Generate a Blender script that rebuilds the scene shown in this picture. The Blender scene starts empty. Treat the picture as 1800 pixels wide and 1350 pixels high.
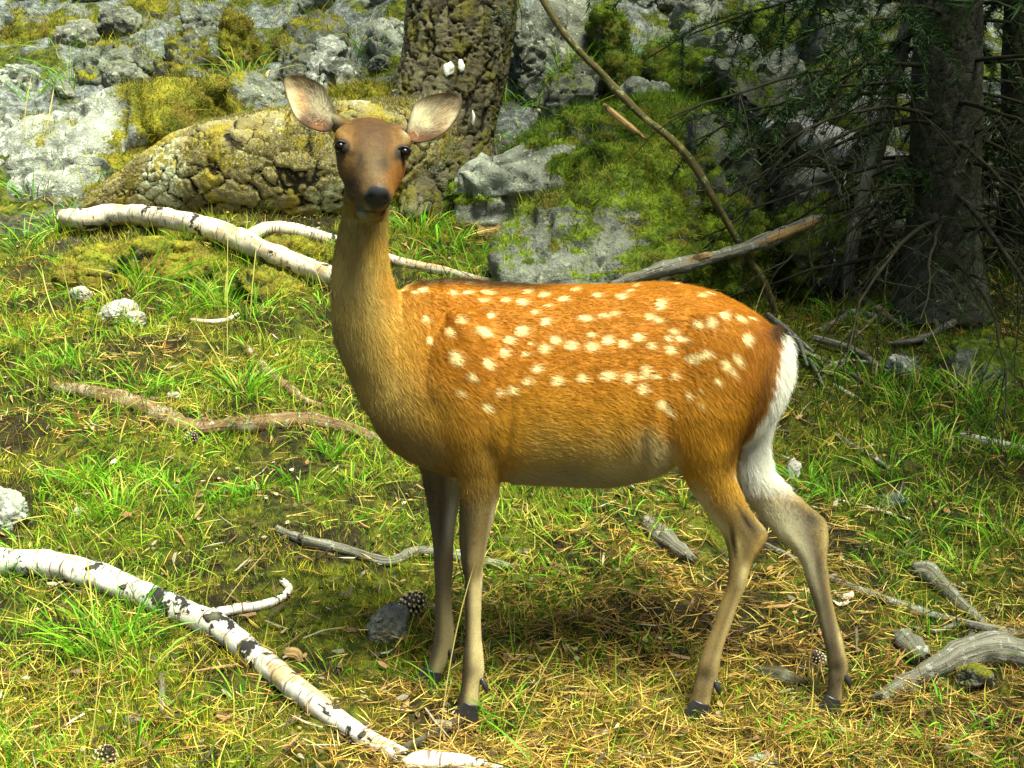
import bpy, bmesh, math
import numpy as np
from mathutils import Vector

# ---------------------------------------------------------------- camera, sky, sun, exposure
SC = bpy.context.scene
COL = SC.collection
FPX = 2344.0                                    # focal length in pixels of an 1800 px wide frame
CAM = np.array([0.0, 0.0, 0.95])
PITCH = math.radians(-5.6)
cam_data = bpy.data.cameras.new("camera")
cam_data.sensor_width = 36.0
cam_data.lens = 36.0 * FPX / 1800.0
cam_data.clip_start = 0.02
cam_data.clip_end = 400.0
cam = bpy.data.objects.new("camera", cam_data)
cam.location = CAM
cam.rotation_euler = (math.pi / 2 + PITCH, 0, 0)
COL.objects.link(cam)
SC.camera = cam

SUN_DIR = np.array([0.30, -0.36, 0.88])         # towards the sun: high, behind the camera, from the right
SUN_DIR /= np.linalg.norm(SUN_DIR)
world = bpy.data.worlds.new("World")
SC.world = world
world.use_nodes = True
wn = world.node_tree.nodes
wn.clear()
sky = wn.new("ShaderNodeTexSky")
sky.sky_type = 'NISHITA'
sky.sun_disc = False
sky.sun_elevation = math.asin(SUN_DIR[2])
sky.sun_rotation = math.atan2(SUN_DIR[0], SUN_DIR[1])
sky.dust_density = 3.0
sky.air_density = 0.8
bg = wn.new("ShaderNodeBackground")
bg.inputs[1].default_value = 0.05
wo = wn.new("ShaderNodeOutputWorld")
world.node_tree.links.new(sky.outputs[0], bg.inputs[0])
world.node_tree.links.new(bg.outputs[0], wo.inputs[0])
sun_data = bpy.data.lights.new("sun", 'SUN')
sun_data.energy = 4.2
sun_data.angle = math.radians(28.0)
sun_data.color = (0.98, 1.0, 0.78)
sun = bpy.data.objects.new("sun", sun_data)
sun.rotation_euler = Vector(SUN_DIR).to_track_quat('Z', 'Y').to_euler()
sun.location = (3, -4, 9)
COL.objects.link(sun)
SC.view_settings.view_transform = 'Standard'
SC.view_settings.look = 'None'
SC.view_settings.exposure = 1.74
SC.view_settings.gamma = 1.0
SC.view_settings.use_curve_mapping = False
SC.render.engine = 'CYCLES'
SC.cycles.max_bounces = 5
SC.cycles.diffuse_bounces = 3
SC.cycles.glossy_bounces = 2
SC.cycles.transmission_bounces = 2
SC.cycles.transparent_max_bounces = 4
SC.cycles.caustics_reflective = False
SC.cycles.caustics_refractive = False
SC.cycles.use_denoising = True
try:
    SC.cycles.denoiser = 'OPENIMAGEDENOISE'
    SC.cycles.denoising_input_passes = 'RGB_ALBEDO_NORMAL'
except Exception:
    pass
SC.cycles_curves.shape = 'RIBBONS'

rng = np.random.default_rng(11)

# ---------------------------------------------------------------- projection helpers
CF = np.array([0, math.cos(PITCH), math.sin(PITCH)])
CU = np.array([0, -math.sin(PITCH), math.cos(PITCH)])
CR = np.array([1.0, 0, 0])

def ray(px, py):
    return CF + CR * ((px - 900) / FPX) + CU * ((675 - py) / FPX)

def at(px, py, Y):
    d = ray(px, py)
    return CAM + d * (Y / d[1])

def proj(P):
    P = np.asarray(P, float)
    q = P - CAM
    w = q @ CF
    return np.stack([900 + FPX * (q @ CR) / w, 675 - FPX * (q @ CU) / w], -1)

# ---------------------------------------------------------------- noise
def _h(ix, iy, iz, seed):
    h = (ix * 374761393 + iy * 668265263 + iz * 1440662683 + seed * 1274126177) & 0xffffffff
    h = ((h ^ (h >> 13)) * 1274126177) & 0xffffffff
    h = ((h ^ (h >> 15)) * 2246822519) & 0xffffffff
    return ((h ^ (h >> 16)) & 0xffffff) / float(0xffffff)

def vnoise(P, seed=0):
    P = np.asarray(P, float)
    i = np.floor(P).astype(np.int64)
    f = P - i
    u = f * f * f * (f * (f * 6 - 15) + 10)
    r = 0
    for a in (0, 1):
        wa = u[..., 0] if a else 1 - u[..., 0]
        for b in (0, 1):
            wb = u[..., 1] if b else 1 - u[..., 1]
            for c in (0, 1):
                wc = u[..., 2] if c else 1 - u[..., 2]
                r = r + wa * wb * wc * _h(i[..., 0] + a, i[..., 1] + b, i[..., 2] + c, seed)
    return r * 2 - 1

def fbm(P, oct=4, seed=0, gain=0.5):
    P = np.asarray(P, float)
    a, s, r = 1.0, 0.0, 0
    for k in range(oct):
        r = r + a * vnoise(P * 2.03 ** k + 17.3 * k, seed + k * 31)
        s += a
        a *= gain
    return r / s

def cells(P, seed=0):
    """F1, F2 distance and the id of the nearest cell"""
    P = np.asarray(P, float)
    i = np.floor(P).astype(np.int64)
    f1 = np.full(P.shape[0], 9.0)
    f2 = np.full(P.shape[0], 9.0)
    cid = np.zeros(P.shape[0])
    for a in (-1, 0, 1):
        for b in (-1, 0, 1):
            for c in (-1, 0, 1):
                x, y, z = i[:, 0] + a, i[:, 1] + b, i[:, 2] + c
                q = np.stack([x + _h(x, y, z, seed), y + _h(x, y, z, seed + 1), z + _h(x, y, z, seed + 2)], -1)
                d = np.sqrt(((q - P) ** 2).sum(-1))
                new = d < f1
                f2 = np.where(new, f1, np.minimum(f2, d))
                cid = np.where(new, _h(x, y, z, seed + 3), cid)
                f1 = np.where(new, d, f1)
    return f1, f2, cid

def sstep(a, b, x):
    t = np.clip((np.asarray(x, float) - a) / (b - a), 0, 1)
    return t * t * (3 - 2 * t)

def nrm(v):
    v = np.asarray(v, float)
    return v / np.maximum(np.linalg.norm(v, axis=-1, keepdims=True), 1e-9)

def spline(pts, n):
    """Catmull-Rom through the rows of pts (any number of columns), n samples"""
    p = np.asarray(pts, float)
    if len(p) == 2:
        t = np.linspace(0, 1, n)[:, None]
        return p[0] * (1 - t) + p[1] * t
    e = np.vstack([2 * p[0] - p[1], p, 2 * p[-1] - p[-2]])
    d = np.concatenate([[0], np.cumsum(np.linalg.norm(np.diff(p[:, :3], axis=0), axis=1))])
    s = np.linspace(0, d[-1], n)
    k = np.clip(np.searchsorted(d, s, side='right') - 1, 0, len(p) - 2)
    t = ((s - d[k]) / np.maximum(d[k + 1] - d[k], 1e-9))[:, None]
    a, b, c, g = e[k], e[k + 1], e[k + 2], e[k + 3]
    return 0.5 * (2 * b + (c - a) * t + (2 * a - 5 * b + 4 * c - g) * t ** 2 + (3 * b - a - 3 * c + g) * t ** 3)

# ---------------------------------------------------------------- mesh and object helpers
def mesh_np(name, V, faces, smooth=True):
    """faces: list of int arrays, each (n, k)"""
    me = bpy.data.meshes.new(name)
    V = np.ascontiguousarray(V, dtype=np.float32)
    loops = np.concatenate([np.asarray(f).ravel() for f in faces]).astype(np.int32)
    tot = np.concatenate([np.full(len(f), np.asarray(f).shape[1]) for f in faces]).astype(np.int32)
    start = np.concatenate([[0], np.cumsum(tot)[:-1]]).astype(np.int32)
    me.vertices.add(len(V))
    me.vertices.foreach_set("co", V.ravel())
    me.loops.add(len(loops))
    me.loops.foreach_set("vertex_index", loops)
    me.polygons.add(len(tot))
    me.polygons.foreach_set("loop_start", start)
    me.polygons.foreach_set("use_smooth", np.full(len(tot), smooth))
    me.update(calc_edges=True)
    return me

def attr(me, name, data, kind='FLOAT'):
    data = np.asarray(data, np.float32)
    a = me.attributes.new(name, kind, 'POINT')
    if kind == 'FLOAT':
        a.data.foreach_set("value", data.ravel())
    elif kind == 'FLOAT_COLOR':
        if data.shape[1] == 3:
            data = np.hstack([data, np.ones((len(data), 1), np.float32)])
        a.data.foreach_set("color", np.ascontiguousarray(data).ravel())
    else:
        a.data.foreach_set("vector", np.ascontiguousarray(data).ravel())

def verts_of(me):
    a = np.empty(len(me.vertices) * 3, np.float32)
    me.vertices.foreach_get("co", a)
    return a.reshape(-1, 3).astype(float)

def normals_of(me):
    a = np.empty(len(me.vertices) * 3, np.float32)
    me.vertices.foreach_get("normal", a)
    return a.reshape(-1, 3).astype(float)

def set_verts(me, V):
    me.vertices.foreach_set("co", np.ascontiguousarray(V, dtype=np.float32).ravel())
    me.update()

def link(name, me, mat=None, parent=None, label=None, cat=None, group=None, kind=None):
    o = bpy.data.objects.new(name, me)
    if mat is not None and me is not None and not me.materials:
        me.materials.append(mat)
    COL.objects.link(o)
    if parent is not None:
        o.parent = parent
    for k, v in (("label", label), ("category", cat), ("group", group), ("kind", kind)):
        if v:
            o[k] = v
    return o

def empty(name, loc, label=None, cat=None, group=None):
    o = link(name, None, None, None, label, cat, group)
    o.location = loc
    return o

def shift(me, loc):
    set_verts(me, verts_of(me) - np.asarray(loc))
    return me

def tri_sample(me, n, weight=None):
    """n random points on a mesh: position, normal, and the three vertex ids with barycentric weights"""
    me.calc_loop_triangles()
    T = np.empty(len(me.loop_triangles) * 3, np.int32)
    me.loop_triangles.foreach_get("vertices", T)
    T = T.reshape(-1, 3)
    V = verts_of(me)
    N = normals_of(me)
    a, b, c = V[T[:, 0]], V[T[:, 1]], V[T[:, 2]]
    area = np.linalg.norm(np.cross(b - a, c - a), axis=1)
    if weight is not None:
        area = area * weight[T].mean(1)
    cs = np.cumsum(area)
    if cs[-1] <= 0:
        return None
    k = np.searchsorted(cs, rng.random(n) * cs[-1])
    k = np.minimum(k, len(T) - 1)
    r1, r2 = np.sqrt(rng.random(n)), rng.random(n)
    w = np.stack([1 - r1, r1 * (1 - r2), r1 * r2], -1)
    t = T[k]
    P = (V[t] * w[..., None]).sum(1)
    return P, nrm((N[t] * w[..., None]).sum(1)), t, w

def lerp_attr(data, t, w):
    return (data[t] * w.reshape(w.shape + (1,) * (data.ndim - 1))).sum(1)

def strands(name, P, D, L, W, C, bend=None, segs=2, flat=None, tip=1.0):
    """tapered blades: root P, direction D, length L, width W, colour C; bend is added as t squared"""
    n = len(P)
    L, W = np.broadcast_to(L, (n,)), np.broadcast_to(W, (n,))
    if flat is None:
        flat = rng.normal(size=(n, 3))
    side = nrm(np.cross(D, flat)) * (W * 0.5)[:, None]
    V = np.empty((n, 2 * segs + 1, 3))
    for k in range(segs + 1):
        t = k / segs
        q = P + D * (L * t)[:, None]
        if bend is not None:
            q = q + bend * (L * t * t)[:, None]
        if k == segs:
            V[:, 2 * segs] = q
        else:
            s = side * (1.0 if k else 0.7) * (1 - 0.25 * t)
            V[:, 2 * k] = q - s
            V[:, 2 * k + 1] = q + s
    base = np.arange(n)[:, None] * (2 * segs + 1)
    F = []
    for k in range(segs - 1):
        F.append(base + np.array([2 * k, 2 * k + 1, 2 * k + 3, 2 * k + 2]))
    F.append(base + np.array([2 * segs - 2, 2 * segs - 1, 2 * segs]))
    me = mesh_np(name, V.reshape(-1, 3), F, smooth=False)
    Cv = np.repeat(C[:, None, :], 2 * segs + 1, axis=1)
    Cv = Cv * np.linspace(0.85, tip, 2 * segs + 1)[None, :, None]
    attr(me, "col", Cv.reshape(-1, 3), 'FLOAT_COLOR')
    return me

def merge(parts):
    """(V, faces) pairs joined"""
    Vs, Fs, o = [], [], 0
    for V, F in parts:
        Vs.append(V)
        for f in F:
            Fs.append(np.asarray(f) + o)
        o += len(V)
    return np.vstack(Vs), Fs

def tube_vf(path, rad, seg=10, squash=None):
    """tube along path with parallel-transported rings and rounded ends; also returns (s, angle*r) coordinates"""
    path = np.asarray(path, float)
    n = len(path)
    rad = np.broadcast_to(rad, (n,)).astype(float)
    T = nrm(np.gradient(path, axis=0))
    up = np.array([0, 0, 1.0]) if abs(T[0, 2]) < 0.9 else np.array([1.0, 0, 0])
    A = nrm(np.cross(T[0], up))
    ang = np.linspace(0, 2 * math.pi, seg, endpoint=False)
    V = np.empty((n, seg, 3))
    for k in range(n):
        A = nrm(A - T[k] * (A @ T[k]))
        B = np.cross(T[k], A)
        V[k] = path[k] + rad[k] * (np.cos(ang)[:, None] * A + np.sin(ang)[:, None] * B)
    s = np.concatenate([[0], np.cumsum(np.linalg.norm(np.diff(path, axis=0), axis=1))])
    su = np.zeros((n, seg, 3))
    su[..., 0] = s[:, None]
    su[..., 1] = np.cos(ang)[None] * rad.mean()
    su[..., 2] = np.sin(ang)[None] * rad.mean()
    i = np.arange(n - 1)[:, None] * seg
    j = np.arange(seg)[None]
    j2 = (j + 1) % seg
    F = np.stack([i + j, i + j2, i + seg + j2, i + seg + j], -1).reshape(-1, 4)
    V = V.reshape(-1, 3)
    su = su.reshape(-1, 3)
    V = np.vstack([V, path[0] - T[0] * rad[0] * 0.25, path[-1] + T[-1] * rad[-1] * 0.25])
    su = np.vstack([su, [0, 0, 0], [s[-1], 0, 0]])
    jj = np.arange(seg)
    cap0 = np.stack([(jj + 1) % seg, jj, np.full(seg, n * seg)], -1)
    o = (n - 1) * seg
    cap1 = np.stack([o + jj, o + (jj + 1) % seg, np.full(seg, n * seg + 1)], -1)
    return V, [F, np.vstack([cap0, cap1])], su

def stick_mesh(name, pts, rads, n=40, seg=12, rough=0.12, seed=0, freq=9.0):
    """knobbly stick: spline of points and radii, surface pushed in and out with noise"""
    c = spline(np.hstack([np.asarray(pts, float), np.asarray(rads, float)[:, None]]), n)
    V, F, su = tube_vf(c[:, :3], np.maximum(c[:, 3], 0.0006), seg)
    ax = np.vstack([np.repeat(c[:, :3], seg, axis=0), c[:1, :3], c[-1:, :3]])
    out = V - ax
    k = 1 + rough * fbm(V * freq, 3, seed) * 1.6 + rough * 0.7 * vnoise(V * freq * 4, seed + 5)
    V = ax + out * k[:, None]
    T0, T1 = nrm(c[1, :3] - c[0, :3]), nrm(c[-1, :3] - c[-2, :3])
    g = np.random.default_rng(seed + 77)
    V[:seg] += T0 * (g.normal(size=(seg, 1)) * c[0, 3] * 0.45)
    V[(n - 1) * seg:n * seg] += T1 * (g.normal(size=(seg, 1)) * c[-1, 3] * 0.6)
    V[n * seg] += T0 * c[0, 3] * 0.5
    V[n * seg + 1] -= T1 * c[-1, 3] * 0.5
    me = mesh_np(name, V, F)
    attr(me, "su", su, 'FLOAT_VECTOR')
    return me

def remesh(me, voxel, smooth_it=0, smooth_f=0.5, keep=False):
    o = bpy.data.objects.new("tmp", me)
    COL.objects.link(o)
    m = o.modifiers.new("r", 'REMESH')
    m.mode = 'VOXEL'
    m.voxel_size = voxel
    m.use_smooth_shade = True
    if smooth_it:
        s = o.modifiers.new("s", 'SMOOTH')
        s.iterations = smooth_it
        s.factor = smooth_f
    dg = bpy.context.evaluated_depsgraph_get()
    dg.update()
    r = bpy.data.meshes.new_from_object(o.evaluated_get(dg))
    bpy.data.objects.remove(o)
    r.materials.clear()
    return r

# ---------------------------------------------------------------- material helpers
class NT:
    def __init__(s, name):
        s.m = bpy.data.materials.new(name)
        s.m.use_nodes = True
        s.t = s.m.node_tree
        s.t.nodes.clear()
        s.out = s.t.nodes.new("ShaderNodeOutputMaterial")
    def n(s, kind, **kw):
        o = s.t.nodes.new("ShaderNode" + kind)
        for k, v in kw.items():
            setattr(o, k, v)
        return o
    def l(s, a, b):
        s.t.links.new(a, b)
    def set(s, sock, v):
        if hasattr(v, "links"):
            s.l(v, sock)
        elif isinstance(v, (tuple, list)) and len(v) == 3 and sock.type == 'RGBA':
            sock.default_value = (*v, 1)
        else:
            sock.default_value = v
    def attr(s, name, out="Color"):
        o = s.n("Attribute", attribute_name=name)
        return o.outputs[out]
    def pos(s):
        return s.n("TexCoord").outputs["Object"]
    def noise(s, scale, detail=4, rough=0.55, vec=None, dist=0.0):
        o = s.n("TexNoise")
        o.inputs["Scale"].default_value = scale
        o.inputs["Detail"].default_value = detail
        o.inputs["Roughness"].default_value = rough
        o.inputs["Distortion"].default_value = dist
        if vec is not None:
            s.l(vec, o.inputs["Vector"])
        return o.outputs["Fac"]
    def mapv(s, vec, scale):
        o = s.n("Mapping")
        s.l(vec, o.inputs[0])
        o.inputs["Scale"].default_value = scale
        return o.outputs[0]
    def ramp(s, fac, stops, interp='LINEAR'):
        o = s.n("ValToRGB")
        o.color_ramp.interpolation = interp
        e = o.color_ramp.elements
        while len(e) < len(stops):
            e.new(0.5)
        for k, (p, c) in enumerate(stops):
            e[k].position = p
            e[k].color = (*c, 1) if len(c) == 3 else c
        s.l(fac, o.inputs[0])
        return o.outputs[0]
    def step(s, fac, a, b):
        o = s.n("MapRange")
        o.interpolation_type = 'SMOOTHSTEP'
        s.set(o.inputs[0], fac)
        o.inputs[1].default_value = a
        o.inputs[2].default_value = b
        return o.outputs[0]
    def math(s, op, a, b=0.0):
        o = s.n("Math", operation=op)
        s.set(o.inputs[0], a)
        s.set(o.inputs[1], b)
        return o.outputs[0]
    def mix(s, f, a, b, mode='MIX'):
        o = s.n("Mix", data_type='RGBA', blend_type=mode)
        s.set(o.inputs[0], f)
        s.set(o.inputs[6], a)
        s.set(o.inputs[7], b)
        return o.outputs[2]
    def bump(s, h, strength=0.5, dist=0.01):
        o = s.n("Bump")
        o.inputs["Strength"].default_value = strength
        o.inputs["Distance"].default_value = dist
        s.l(h, o.inputs["Height"])
        return o.outputs[0]
    def bsdf(s, color, rough=0.8, normal=None, spec=0.3, translucent=0.0, tcol=None, coat=0.0):
        b = s.n("BsdfPrincipled")
        s.set(b.inputs["Base Color"], color)
        s.set(b.inputs["Roughness"], rough)
        b.inputs["Specular IOR Level"].default_value = spec
        if coat:
            b.inputs["Coat Weight"].default_value = coat
        if normal is not None:
            s.l(normal, b.inputs["Normal"])
        res = b.outputs[0]
        if translucent:
            t = s.n("BsdfTranslucent")
            s.set(t.inputs[0], tcol if tcol is not None else color)
            mx = s.n("MixShader")
            mx.inputs[0].default_value = translucent
            s.l(res, mx.inputs[1])
            s.l(t.outputs[0], mx.inputs[2])
            res = mx.outputs[0]
        s.l(res, s.out.inputs[0])
        return s.m

def mat_blade(name, translucent=0.3, rough=0.6):
    k = NT(name)
    return k.bsdf(k.attr("col"), rough, spec=0.25, translucent=translucent)

def mat_rock(name, base=(0.175, 0.182, 0.138), dark=(0.045, 0.047, 0.036), pale=(0.40, 0.42, 0.31),
             moss1=(0.10, 0.11, 0.008), moss2=(0.25, 0.23, 0.015), lichen=0.62):
    k = NT(name)
    p = k.pos()
    n1 = k.noise(5.0, 6, 0.65, p)
    n2 = k.noise(26.0, 5, 0.7, p)
    n3 = k.noise(90.0, 3, 0.6, p)
    c = k.ramp(n1, [(0.30, dark), (0.5, base), (0.72, tuple(min(1, x * 1.5) for x in base))])
    c = k.mix(k.step(n2, lichen - 0.06, lichen + 0.05), c, pale)
    c = k.mix(k.math('MULTIPLY', k.step(n3, 0.52, 0.68), 0.55), c, dark)
    ms = k.math('ADD', k.attr("moss", "Fac"), k.math('MULTIPLY', k.math('SUBTRACT', n2, 0.5), 1.3))
    mf = k.step(ms, 0.40, 0.58)
    mc = k.mix(k.step(k.noise(14.0, 4, 0.6, p), 0.35, 0.65), moss1, moss2)
    mc = k.mix(k.math('MULTIPLY', k.step(k.noise(7.0, 4, 0.6, p), 0.50, 0.62), 0.7), mc, (0.10, 0.06, 0.012))
    mc = k.mix(k.math('MULTIPLY', k.step(n3, 0.45, 0.6), 0.55), mc, (0.035, 0.03, 0.006))
    c = k.mix(mf, c, mc)
    h = k.math('ADD', k.math('MULTIPLY', n2, 0.7), k.math('MULTIPLY', n3, 0.5))
    return k.bsdf(c, 0.9, k.bump(h, 0.8, 0.02), spec=0.2)

def mat_wood(name, c1, c2, c3=None, grain=(6, 90, 90), bump=0.5, rough=0.8, speck=None):
    k = NT(name)
    su = k.attr("su", "Vector")
    g = k.noise(1.0, 5, 0.65, k.mapv(su, grain), 0.3)
    p = k.pos()
    n = k.noise(11.0, 4, 0.6, p)
    c = k.ramp(g, [(0.32, c1), (0.62, c2)])
    if c3:
        c = k.mix(k.step(n, 0.52, 0.64), c, c3)
    if speck:
        c = k.mix(k.step(k.noise(45, 4, 0.6, p), 0.57, 0.66), c, speck)
    return k.bsdf(c, rough, k.bump(k.math('ADD', g, k.math('MULTIPLY', k.noise(55, 4, .65, p), .6)), bump, 0.012), spec=0.12)

def mat_birch(name, white=(0.62, 0.60, 0.52), dark=(0.025, 0.022, 0.02), ochre=(0.40, 0.30, 0.16), cover=0.575):
    k = NT(name)
    su = k.attr("su", "Vector")
    p = k.pos()
    lent = k.noise(1.0, 3, 0.6, k.mapv(su, (120, 18, 18)))
    blot = k.noise(1.0, 5, 0.65, k.mapv(su, (9, 13, 13)), 0.6)
    fine = k.noise(70.0, 4, 0.6, p)
    c = k.ramp(k.noise(7.0, 4, 0.6, p), [(0.35, tuple(x * 0.82 for x in white)), (0.6, white)])
    c = k.mix(k.step(k.noise(1.0, 4, 0.6, k.mapv(su, (5, 20, 20))), 0.52, 0.66), c, ochre)
    c = k.mix(k.step(lent, 0.56, 0.62), c, (0.16, 0.12, 0.08))
    c = k.mix(k.step(k.math('ADD', blot, k.math('MULTIPLY', k.math('SUBTRACT', fine, 0.5), 0.25)), cover, cover + 0.035), c, dark)
    h = k.math('ADD', k.math('MULTIPLY', blot, -0.6), k.math('MULTIPLY', fine, 0.25))
    return k.bsdf(c, 0.55, k.bump(h, 0.6, 0.008), spec=0.3)

def mat_bark(name, crack=(0.016, 0.013, 0.009), p1=(0.115, 0.105, 0.06), p2=(0.20, 0.185, 0.10),
             algae=(0.16, 0.15, 0.028), lichen=(0.30, 0.36, 0.28), lich_amt=0.60, rust=(0.16, 0.075, 0.02)):
    k = NT(name)
    p = k.pos()
    n1 = k.noise(9.0, 4, 0.6, p)
    n2 = k.noise(38.0, 5, 0.7, p)
    n3 = k.noise(130.0, 3, 0.6, p)
    pl = k.attr("plate", "Fac")
    c = k.mix(k.step(k.attr("tone", "Fac"), 0.1, 0.9), p1, p2)
    c = k.mix(k.step(n1, 0.48, 0.62), c, algae)
    c = k.mix(k.math('MULTIPLY', k.step(n2, 0.56, 0.68), 0.7), c, rust)
    lm = k.math('ADD', k.attr("lich", "Fac"), k.math('MULTIPLY', k.math('SUBTRACT', n2, 0.5), 1.1))
    c = k.mix(k.step(lm, lich_amt, lich_amt + 0.1), c, lichen)
    c = k.mix(k.math('MULTIPLY', k.step(n3, 0.5, 0.62), 0.4), c, crack)
    c = k.mix(k.step(pl, 0.05, 0.42), crack, c)
    return k.bsdf(c, 0.9, k.bump(k.math('ADD', n2, n3), 0.6, 0.012), spec=0.15)

def mat_plain(name, c, rough=0.6, spec=0.3, var=0.25, scale=40, bump=0.3):
    k = NT(name)
    n = k.noise(scale, 4, 0.6, k.pos())
    cc = k.ramp(n, [(0.3, tuple(x * (1 - var) for x in c)), (0.7, tuple(min(1, x * (1 + var)) for x in c))])
    return k.bsdf(cc, rough, k.bump(n, bump, 0.004), spec=spec)
# ---------------------------------------------------------------- the ground: a rising forest floor
_ys = np.linspace(-12, 40, 2601)
_sl = 0.10 + 0.20 * sstep(2.3, 3.2, _ys) + 0.06 * sstep(3.6, 4.6, _ys) + 0.20 * sstep(5.4, 6.3, _ys) - 0.30 * sstep(11, 15, _ys)
_zs = np.concatenate([[0], np.cumsum((_sl[1:] + _sl[:-1]) * 0.5 * (_ys[1] - _ys[0]))])
_zs -= np.interp(2.75, _ys, _zs)
_zs = np.maximum(_zs, np.where(_ys < 2, -0.35, -9))

def H0(x, y):
    x, y = np.asarray(x, float), np.asarray(y, float)
    z = np.interp(y, _ys, _zs)
    o = np.zeros_like(x + y)
    a = 0.4 + 0.6 * sstep(2.7, 4.2, y)
    z = z + 0.07 * a * vnoise(np.stack([x * 0.9 + o, y * 0.9 + o, o], -1), 3)
    z = z + 0.050 * a * fbm(np.stack([x * 2.6 + o, y * 2.6 + o, o + 4], -1), 3, 9)
    z = z + 0.036 * (0.5 + 0.5 * a) * vnoise(np.stack([x * 7 + o, y * 8 + o, o + 9], -1), 21)
    z = z + 0.014 * vnoise(np.stack([x * 17 + o, y * 19 + o, o + 2], -1), 33)
    r = sstep(5.6, 6.8, y)
    f = vnoise(np.stack([x * 1.4 + o, y * 1.7 + o, o + 7], -1), 41)
    st_ = np.floor(3.2 * y + 1.3 * vnoise(np.stack([x * 1.2 + o, y * 1.2 + o, o + 5], -1), 47) + 0.5 * vnoise(np.stack([x * 4 + o, y * 4 + o, o + 5], -1), 48))
    z = z + r * (0.16 * f + 0.10 * np.abs(vnoise(np.stack([x * 3.3 + o, y * 3.3 + o, o + 1], -1), 43)) + 0.06 * (_h(st_.astype(np.int64), np.floor(x * 1.9 + 0.6 * f).astype(np.int64), 0 * st_.astype(np.int64), 9) - .5))
    return z

PINS = []          # (x, y, dz, radius): the ground is made to pass exactly under the hooves
def H(x, y):
    z = H0(x, y)
    for (a, b, dz, r) in PINS:
        z = z + dz * np.exp(-((np.asarray(x) - a) ** 2 + (np.asarray(y) - b) ** 2) / (r * r))
    return z

def pin(p, r=0.11):
    dz = p[2] - float(H(p[0], p[1]))
    PINS.append((p[0], p[1], dz, r))

HOOF = {                                         # pixel of each hoof sole in the frame and its depth
    'near_front': at(822, 1264, 2.71), 'far_front': at(752, 1203, 2.85),
    'near_hind': at(1224, 1262, 2.71), 'far_hind': at(1455, 1253, 2.79)}
for p in HOOF.values():
    pin(p)
PINS.append((1.32, 5.85, -0.32, 0.42))          # dark hollow under the fallen birch

def ground(px, py):
    """where the view through a pixel first meets the forest floor"""
    d = ray(px, py)
    t = np.linspace(1.5, 16, 1500)
    P = CAM + d * t[:, None]
    g = P[:, 2] - H(P[:, 0], P[:, 1])
    k = np.argmax(g <= 0) if (g <= 0).any() else len(t) - 1
    if k > 0:
        a, b = g[k - 1], g[k]
        tt = t[k - 1] + (t[k] - t[k - 1]) * a / max(a - b, 1e-9)
    else:
        tt = t[k]
    return CAM + d * tt

def Hn(x, y, e=0.02):
    return nrm(np.stack([(H(x - e, y) - H(x + e, y)) / (2 * e), (H(x, y - e) - H(x, y + e)) / (2 * e), np.ones_like(np.asarray(x, float))], -1))

def make_ground():
    u = np.linspace(-1, 1, 331)
    xs = np.sign(u) * (np.abs(u) * 2.6 + np.abs(u) ** 4 * 11.4)
    ys = np.concatenate([np.linspace(-8, 2.0, 34, endpoint=False), np.linspace(2.0, 7.0, 280, endpoint=False),
                         np.linspace(7.0, 12, 90, endpoint=False), np.linspace(12, 38, 40)])
    X, Y = np.meshgrid(xs, ys)
    Z = H(X, Y)
    nx, ny = len(xs), len(ys)
    i = np.arange(ny - 1)[:, None] * nx + np.arange(nx - 1)[None]
    F = np.stack([i, i + 1, i + nx + 1, i + nx], -1).reshape(-1, 4)
    me = mesh_np("forest_floor", np.stack([X, Y, Z], -1).reshape(-1, 3), [F])
    x, y = X.ravel(), Y.ravel()
    o = np.zeros_like(x)
    st = sstep(5.7, 6.9, y + 0.5 * vnoise(np.stack([x * 1.1, y * 1.1, o], -1), 77))
    attr(me, "stony", st)
    k = NT("forest_floor_soil")
    p = k.pos()
    n1 = k.noise(3.2, 5, 0.6, p)
    n2 = k.noise(22, 5, 0.7, p)
    n3 = k.noise(95, 3, 0.6, p)
    soil = k.ramp(n2, [(0.3, (0.008, 0.007, 0.004)), (0.55, (0.028, 0.022, 0.009)), (0.75, (0.075, 0.055, 0.02))])  # soil kept near black, putting the shade of the gaps into its colour
    moss = k.mix(k.step(n2, 0.4, 0.6), (0.025, 0.035, 0.004), (0.11, 0.125, 0.010))
    c = k.mix(k.step(n1, 0.42, 0.56), soil, moss)
    rock = k.ramp(n2, [(0.32, (0.04, 0.045, 0.04)), (0.5, (0.15, 0.165, 0.155)), (0.68, (0.34, 0.38, 0.35))])
    rock = k.mix(k.step(n1, 0.48, 0.56), rock, moss)
    rock = k.mix(k.math('MULTIPLY', k.step(n3, 0.52, 0.66), 0.6), rock, (0.03, 0.032, 0.025))
    c = k.mix(k.attr("stony", "Fac"), c, rock)
    m = k.bsdf(c, 0.95, k.bump(k.math('ADD', n2, k.math('MULTIPLY', n3, 0.5)), 0.9, 0.03), spec=0.15)
    link("forest_floor", me, m, kind="structure")
make_ground()

# ---------------------------------------------------------------- ground cover
def scatter(n, y0, y1, power):
    y = y0 + (y1 - y0) * np.linspace(0, 1, 4001)
    cdf = np.cumsum(y ** power)
    cdf /= cdf[-1]
    Y = np.interp(rng.random(n), cdf, y)
    X = (rng.random(n) * 2 - 1) * (0.47 * Y + 0.35)
    return X, Y

def n2(x, y, f, seed):
    return vnoise(np.stack([x * f, y * f, np.zeros_like(x)], -1), seed)

def tint(c, n, s=0.25):
    return np.asarray(c) * (1 + s * rng.normal(size=(n, 1))).clip(0.35, 1.9)

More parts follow.
